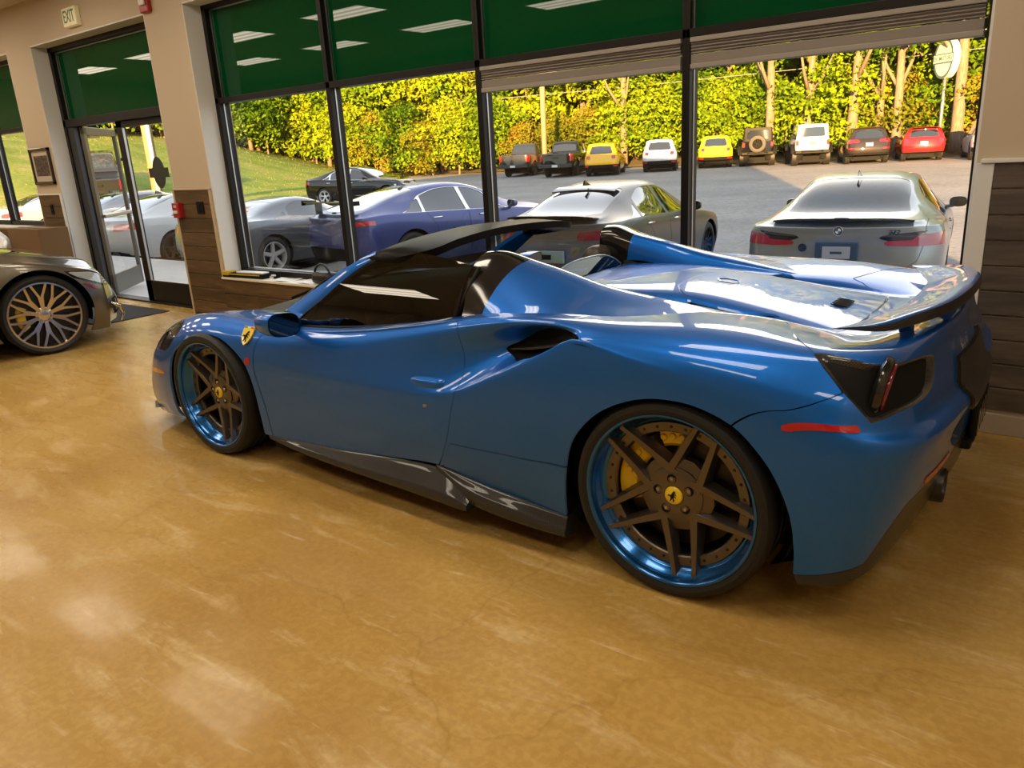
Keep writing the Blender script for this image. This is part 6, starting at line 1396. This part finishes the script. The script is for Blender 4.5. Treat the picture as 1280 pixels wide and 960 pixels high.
# grass
mg = mat('bank_grass', (.12, .17, .03), 0, .9, spec=.1); co = objcoord(mg); n = nd(mg, 'ShaderNodeTexNoise', Scale=.45, Detail=7., Roughness=.7); lk(mg, co, n.inputs['Vector']); n_ = nd(mg, 'ShaderNodeTexNoise', Scale=6., Detail=5., Roughness=.8); lk(mg, co, n_.inputs['Vector'])
mm = nd(mg, 'ShaderNodeMix'); mm.data_type = 'RGBA'; mm.blend_type = 'MULTIPLY'; mm.inputs[0].default_value = 1.
lk(mg, ramp(mg, n.outputs[0], [(.34, (.12, .18, .03)), (.52, (.19, .25, .05)), (.68, (.30, .26, .11))]), mm.inputs[6]); lk(mg, ramp(mg, n_.outputs[0], [(.3, (.55, .55, .5)), (.65, (1.25, 1.25, 1.2))]), mm.inputs[7]); lk(mg, mm.outputs[2], bsdf(mg).inputs['Base Color'])
xs = np.linspace(18, 110, 70); ys = np.linspace(-75, 25, 70); X, Y = np.meshgrid(xs, ys, indexing='ij'); Z = ground_z(X.ravel(), Y.ravel()).reshape(X.shape); D = bank_d(X.ravel(), Y.ravel()).reshape(X.shape)
Z = np.where(D > 0, Z+.03, Z-.25); b = MB(); b.grid(np.stack([X, Y, Z], -1), True); o = b.build('grass_bank', mg, None, True); fix_normals(o); struct(o)
xs = np.linspace(-45, 62, 90); ys = np.linspace(-41.5, -85, 22); X, Y = np.meshgrid(xs, ys, indexing='ij'); Z = -.41+.0112*(-Y-5)+.05+.25*np.clip((-Y-42)/6, 0, 1)+.16*np.clip(-Y-47, 0, 60); b = MB(); b.grid(np.stack([X, Y, Z], -1)); o = b.build('wood_floor', mat('leaf_litter', (.13, .095, .035), 0, .9), None, True); fix_normals(o); struct(o)
b = MB(); b.box(5.2, 15.5, -4.05, -1.62, -.5, -.03, .02); struct(b.build('walkway', mat('pale_concrete', (.42, .42, .41), 0, .8)))
# grass tufts
rng.seed(3); b = MB()
for i in range(16000):
    x = rng.uniform(22, 62); y = rng.uniform(-52, 6)
    d = float(bank_d(np.array([x]), np.array([y]))[0])
    if d < .1 or d > 26: continue
    z = float(ground_z(x, y)[0]); h = rng.uniform(.05, .13); a = rng.uniform(0, PI); w = rng.uniform(.01, .022); lx, ly = rng.uniform(-.08, .08), rng.uniform(-.08, .08); ca, sa = math.cos(a)*w, math.sin(a)*w
    b.add([(x-ca, y-sa, z), (x+ca, y+sa, z), (x+lx, y+ly, z+h)], [(0, 1, 2)])
o = b.build('grass_tufts', mat('grass_blade', (.17, .22, .045), 0, .8)); tag(o, 'long grass on the bank at the left outside', 'grass', None, 'stuff')
# ------------------------------------------------------------------ trees
def leafmat(name, cols, scale=.35):
    m = bpy.data.materials.new(name); m.use_nodes = True; nt = m.node_tree; nt.nodes.clear(); out = nd(m, 'ShaderNodeOutputMaterial')
    tc = nd(m, 'ShaderNodeNewGeometry'); n = nd(m, 'ShaderNodeTexNoise', Scale=scale, Detail=3., Roughness=.6); lk(m, tc.outputs['Position'], n.inputs['Vector'])
    oi = nd(m, 'ShaderNodeObjectInfo'); ad = nd(m, 'ShaderNodeMath', operation='MULTIPLY_ADD'); ad.inputs[1].default_value = .30; ad.inputs[2].default_value = -.15; lk(m, oi.outputs['Random'], ad.inputs[0]); a2 = nd(m, 'ShaderNodeMath', operation='ADD'); lk(m, n.outputs[0], a2.inputs[0]); lk(m, ad.outputs[0], a2.inputs[1])
    ri = nd(m, 'ShaderNodeMath', operation='MULTIPLY_ADD'); ri.inputs[1].default_value = .22; ri.inputs[2].default_value = -.11; lk(m, tc.outputs['Random Per Island'], ri.inputs[0]); a3 = nd(m, 'ShaderNodeMath', operation='ADD'); lk(m, a2.outputs[0], a3.inputs[0]); lk(m, ri.outputs[0], a3.inputs[1])
    c = ramp(m, a3.outputs[0], cols); df = nd(m, 'ShaderNodeBsdfDiffuse'); tr = nd(m, 'ShaderNodeBsdfTranslucent'); lk(m, c, df.inputs[0]); lk(m, c, tr.inputs[0]); mx = nd(m, 'ShaderNodeMixShader'); mx.inputs[0].default_value = .35
    lk(m, df.outputs[0], mx.inputs[1]); lk(m, tr.outputs[0], mx.inputs[2]); lk(m, mx.outputs[0], out.inputs[0]); MATS[name] = m; return m
M_LEAF = leafmat('spring_leaves', [(.28, (.045, .105, .007)), (.43, (.11, .20, .008)), (.58, (.195, .29, .009)), (.74, (.285, .325, .012))])
M_LEAFD = leafmat('deep_green_leaves', [(.30, (.05, .09, .009)), (.55, (.11, .16, .01)), (.75, (.19, .23, .012))])
M_LEAFO = leafmat('ochre_brush', [(.28, (.10, .13, .01)), (.5, (.19, .19, .014)), (.72, (.26, .17, .025))])
mb_ = mat('pale_bark', (.33, .22, .14), 0, .9); co = objcoord(mb_, (6, 6, 1.2)); n = nd(mb_, 'ShaderNodeTexNoise', Scale=2.5, Detail=6., Roughness=.7); lk(mb_, co, n.inputs['Vector']); lk(mb_, ramp(mb_, n.outputs[0], [(.35, (.12, .08, .05)), (.65, (.22, .165, .12))]), bsdf(mb_).inputs['Base Color'])
def crown_mesh(seed, blobs, nleaf, size):
    r = np.random.RandomState(seed); V = []; F = []
    wts = np.array([bl[3]*bl[4] for bl in blobs]); wts = wts/wts.sum(); idx = r.choice(len(blobs), nleaf, p=wts)
    for i in idx:
        cx, cy, cz, rx, rz = blobs[i]; d = r.normal(size=3); d /= np.linalg.norm(d)+1e-9
        if d[2] < -.35: d[2] *= -.6
        rad = .62+.42*r.rand()**.6; c = np.array([cx+d[0]*rx*rad, cy+d[1]*rx*rad, cz+d[2]*rz*rad])
        nrm = d*.6+r.normal(size=3)*.55+np.array([0, 0, .35]); nrm /= np.linalg.norm(nrm); t = np.cross(nrm, r.normal(size=3)); t /= np.linalg.norm(t)+1e-9; u = np.cross(nrm, t); s = size*r.uniform(.6, 1.35); k = len(V)
        V += [tuple(c-t*s), tuple(c+u*s*.55-nrm*s*.15), tuple(c+t*s), tuple(c-u*s*.55-nrm*s*.15)]; F.append((k, k+1, k+2, k+3))
    return V, F
def blobset(seed, R, z0, z1, n):
    r = np.random.RandomState(seed); out = []
    for i in range(n):
        t = r.rand(); z = z0+(z1-z0)*t; rr = R*(1-.55*abs(2*t-.8)**1.6); a = r.uniform(0, 2*PI); q = rr*r.rand()**.5*.8; s = r.uniform(.9, 1.7)*R/3.2
        out.append((q*math.cos(a), q*math.sin(a), z, s*1.15, s*.85))
    return out
def trunk_mesh(seed, h, r0, fork):
    r = np.random.RandomState(seed); b = MB(); lean = r.uniform(-.04, .04, 2)*h
    pts = [(lean[0]*t*t+.12*math.sin(3*t+seed), lean[1]*t*t, h*t) for t in np.linspace(0, 1, 7)]; b.tube(pts, [r0*(1.15-.75*t) for t in np.linspace(0, 1, 7)], 8)
    for k in range(fork):
        t = r.uniform(.32, .8); i = int(t*6); p = np.array(pts[i]); a = r.uniform(0, 2*PI); L = h*r.uniform(.22, .4); q = [p, p+np.array([math.cos(a)*L*.3, math.sin(a)*L*.3, L*.45]), p+np.array([math.cos(a)*L*.55, math.sin(a)*L*.55, L])]
        b.tube(q, [r0*.5, r0*.35, r0*.15], 6)
    return b.V, b.F
TREES = []
def tree_proto(seed, h, R, z0, nleaf, size, lm, r0, fork):
    cv, cf = crown_mesh(seed, blobset(seed+50, R, z0, h, 26), nleaf, size); tv, tf = trunk_mesh(seed, h*.9, r0, fork); return ((cv, cf, lm), (tv, tf))
PRO = [tree_proto(1, 9.8, 3.4, 1.3, 9500, .19, M_LEAF, .20, 3), tree_proto(2, 10.8, 3.6, 1.2, 10500, .20, M_LEAF, .22, 4), tree_proto(3, 8.8, 3.2, .9, 9000, .18, M_LEAF, .16, 3), tree_proto(4, 11.5, 4.0, .6, 10000, .25, M_LEAFD, .28, 3), tree_proto(5, 12., 2.8, 6.0, 4500, .20, M_LEAF, .25, 5),
  tree_proto(6, 3.4, 2.2, .4, 4500, .11, M_LEAFO, .05, 2), tree_proto(7, 4.6, 2.5, .5, 5000, .13, M_LEAF, .06, 2)]
TM = []
def place_tree(k, x, y, s, rz, label, name='tree', cat='tree', group=None):
    while len(TM) <= k: TM.append(None)
    if TM[k] is None:
        (cv, cf, lm), (tv, tf) = PRO[k]; r = empty(name, (x, y, 0), rz, label, cat, group); mesh_obj('crown', cv, cf, lm, r, False); mesh_obj('trunk', tv, tf, mb_, r, True); TM[k] = r; c = r
    else:
        c = copy_tree(TM[k]); c['label'] = label; c['group'] = group; c['category'] = cat; c.name = name
    c.location = (x, y, float(ground_z(x, y)[0])-.05+(.16*max(0, -y-47)+.2 if y < -42 and float(bank_d(np.array([x]), np.array([y]))[0]) < 0 else 0)); c.scale = (s, s, s); c.rotation_euler = (0, 0, rz); return c
G1, G2, G3 = 'spring green trees of the wood behind the far row', 'dark trees deep in the wood', 'brush along the wood edge'
L1 = 'yellow-green leafy tree in the sunlit wood behind the far row of cars'; L2 = 'dark green tree standing deep in the wood'; L3 = 'low brush along the edge of the wood behind the cars'; L4 = 'tall tree with a bare pale trunk at the edge of the wood'; G4 = 'tall pale-trunked trees right of the lime SUV'
R_ = np.random.RandomState(11)
x = -16.
while x < 64:
    y = -46-R_.uniform(0, 2.5)
    if x > 30: y = -46+(x-30)*.30-R_.uniform(0, 2)
    place_tree(int(R_.choice([0, 1, 2])), x, y, R_.uniform(.85, 1.1), R_.uniform(0, 6), L1, 'tree', 'tree', G1); x += R_.uniform(3.2, 4.4)
x = -24.
while x < 84:
    y = -54-R_.uniform(0, 4)
    if x > 34: y = -53+(x-34)*.42
    place_tree(3 if R_.rand() < .55 else 1, x, y, R_.uniform(1.0, 1.25), R_.uniform(0, 6), L2, 'tree', 'tree', G2); x += R_.uniform(3.6, 5.)
x = -26.
while x < 90:
    y = -62-R_.uniform(0, 3)
    if x > 38: y = -60+(x-38)*.5
    place_tree(3, x, y, R_.uniform(1.2, 1.45), R_.uniform(0, 6), L2, 'tree', 'tree', G2); x += R_.uniform(4.5, 6.)
# trees on top of the bank at the left
for (x, y, k, s) in ((52, -34, 2, 1.0), (49.5, -39.5, 0, .9), (55, -29, 0, 1.), (57, -24, 1, 1.), (58, -18.5, 2, 1.1), (60, -13, 0, 1.05), (61, -7, 1, 1.1), (62, -1, 2, 1.1), (63, 5, 0, 1.1), (47, -45, 2, 1.), (68, -20, 3, 1.1), (69, -12, 3, 1.2), (70, -4, 3, 1.2), (64, -30, 3, 1.1), (60, -38, 3, 1.1), (70, 4, 3, 1.2), (66, 11, 1, 1.2)):
    place_tree(k, x, y, s, x*1.3, 'leafy tree along the top of the grassy bank at the left', 'tree', 'tree', 'trees along the top of the bank')
for i in range(16):
    t = i/15; x = 44+t*20; y = -49+t*52; place_tree(6, x+R_.uniform(-1, 1)+2, y, R_.uniform(1.0, 1.35), R_.uniform(0, 6), 'green brush along the top of the grassy bank at the left', 'shrub', 'shrub', 'brush along the top of the bank')
# pale-trunked trees on the right
for x, y, s in ((15.0, -42.4, 1.), (12.9, -42.6, .9), (10.4, -42.4, 1.05), (9.3, -42.8, .8), (8.3, -42.5, .9), (5.6, -42.5, 1.1), (3.6, -43.0, 1.35), (2.0, -42.5, 1.05), (-1.5, -42.9, 1.1), (24.5, -42.6, .9)):
    place_tree(4, x, y, s, x*2.1, L4, 'tree', 'tree', G4)
x = -8.
while x < 46:
    y = -43.6-R_.uniform(0, 1.4)
    if x > 28: y = -43.6+(x-28)*.35
    place_tree(5 if R_.rand() < .4 else 6, x, y, R_.uniform(.75, 1.1), R_.uniform(0, 6), L3, 'shrub', 'shrub', G3); x += R_.uniform(1.7, 2.6)
# ------------------------------------------------------------------ poles, wires, sign
mw = mat('pole_wood', (.30, .185, .115), 0, .85)
def pole(x, y, h, r, lab, conduit=False):
    z = float(ground_z(x, y)[0])-.1; o = empty('utility_pole', (x, y, z), 0, lab, 'utility pole'); b = MB(); b.tube([(0, 0, 0), (0, 0, h)], [r, r*.8], 12); b.build('shaft', mw, o, True)
    b = MB(); b.box(-1.1, 1.1, -.06, .06, h-.7, h-.55, .01); b.build('crossarm', mw, o)
    for xx in (-.95, 0, .95):
        b = MB(); b.lathe([(0, .22), (.04, .20), (.05, .12), (.03, .0)], 10, 'z', (xx, 0, h-.55)); b.build('insulator', M_WHITEPLASTIC, o, True)
    if conduit: b = MB(); b.tube([(-.30, .12, 0), (-.30, .12, 6.)], .09, 8); b.build('conduit', mat('conduit_grey', (.6, .6, .62), .2, .4), o, True)
    return o
pole(26.7, -36.9, 10., .17, 'brown utility pole behind the two dark pickups')
pole(28.85, -13.25, 10., .20, 'brown utility pole with a white pipe seen through the entrance door', True)
for k, (z, y) in enumerate(((6.9, -43.3), (6.3, -43.4), (5.75, -43.3), (4.9, -43.2))):
    b = MB(); b.tube([(xx, y, z+.9*((xx-18)/32.)**2*.55) for xx in np.linspace(-18, 54, 25)], .022, 5); tag(b.build('power_line', mat('wire_grey', (.22, .21, .20), 0, .6), None, True), 'thin power line strung across the wood, %s of the four' % ('topmost', 'second', 'third', 'lowest')[k], 'wire', 'power lines')
sg = empty('pole_sign', (6.28, -42.4, LOTZ(-42.4)), math.radians(-42), 'white oval sign on a steel pole above the red hatchback', 'sign')
b = MB(); b.tube([(0, 0, 0), (0, 0, 4.3)], .085, 12); b.build('pole', mat('galvanised_steel', (.36, .35, .33), .8, .45), sg, True)
Ms = frame((0, .20, 4.62), (-1, 0, 0), (0, 0, 1))
b = MB(); b.prism(circle(.66, 40, (0, 0), 1.42), -.40, 0, lambda a, c, h: tuple(Ms @ Vector((a, c, h)))); b.build('sign_box', mat('sign_white', (.50, .51, .50), 0, .4), sg)
def ring2(r0, r1, h, nm, m, par):
    b = MB(); O = circle(r0, 48, (0, 0), 1.42); I = circle(r1, 48, (0, 0), 1.42+.03); n = 48; V = [tuple(Ms @ Vector((x, y, h))) for x, y in O+I]; b.add(V, [(i, (i+1) % n, (i+1) % n+n, i+n) for i in range(n)]); return b.build(nm, m, par)
M_SIGNG = mat('sign_slate', (.07, .11, .12), 0, .4)
ring2(.66, .56, .004, 'sign_border', M_SIGNG, sg)
flat_obj('sign_band', [(-.68, -.22), (.68, -.22), (.68, .22), (-.68, .22)], .03, Ms, M_SIGNG, sg)
Mq = Ms.copy(); flat_obj('band_panel', [(-.64, -.175), (.64, -.175), (.64, .175), (-.64, .175)], .036, Ms, MATS['sign_white'], sg)
Mt = Ms.copy(); Mt.translation = Ms @ Vector((0, 0, .040)); text_obj('lettering', 'DC MOTORS', .27, Mt, mat('sign_green', (.02, .16, .11), 0, .4), sg, .002, True, 0, .80)
# ================================================================== daylight
w = bpy.data.worlds.new('sky'); SC.world = w; w.use_nodes = True; nt = w.node_tree; bg = nt.nodes['Background']
sky = nt.nodes.new('ShaderNodeTexSky'); sky.sky_type = 'NISHITA'; sky.sun_disc = False; sky.sun_elevation = math.radians(14); sky.sun_rotation = math.radians(160); sky.air_density = 1.; sky.dust_density = 1.5; sky.ozone_density = 1.
mxw = nt.nodes.new('ShaderNodeMix'); mxw.data_type = 'RGBA'; mxw.inputs[0].default_value = .62; mxw.inputs[7].default_value = (1.85, 1.80, 1.76, 1)
scl = nt.nodes.new('ShaderNodeVectorMath'); scl.operation = 'SCALE'; scl.inputs['Scale'].default_value = .75; nt.links.new(sky.outputs[0], scl.inputs[0])
nt.links.new(scl.outputs[0], mxw.inputs[6]); nt.links.new(mxw.outputs[2], bg.inputs[0]); bg.inputs[1].default_value = 1.
sl_ = bpy.data.lights.new('sun', 'SUN'); sl_.energy = 35.; sl_.angle = math.radians(.6); sl_.color = (1., .56, .20)
so_ = bpy.data.objects.new('sun', sl_); COL.objects.link(so_)
_el = math.radians(8.5); _d = Vector((.43*math.cos(_el), -.90*math.cos(_el), -math.sin(_el))); so_.rotation_euler = _d.to_track_quat('-Z', 'Y').to_euler()
SC.view_settings.exposure = 0.
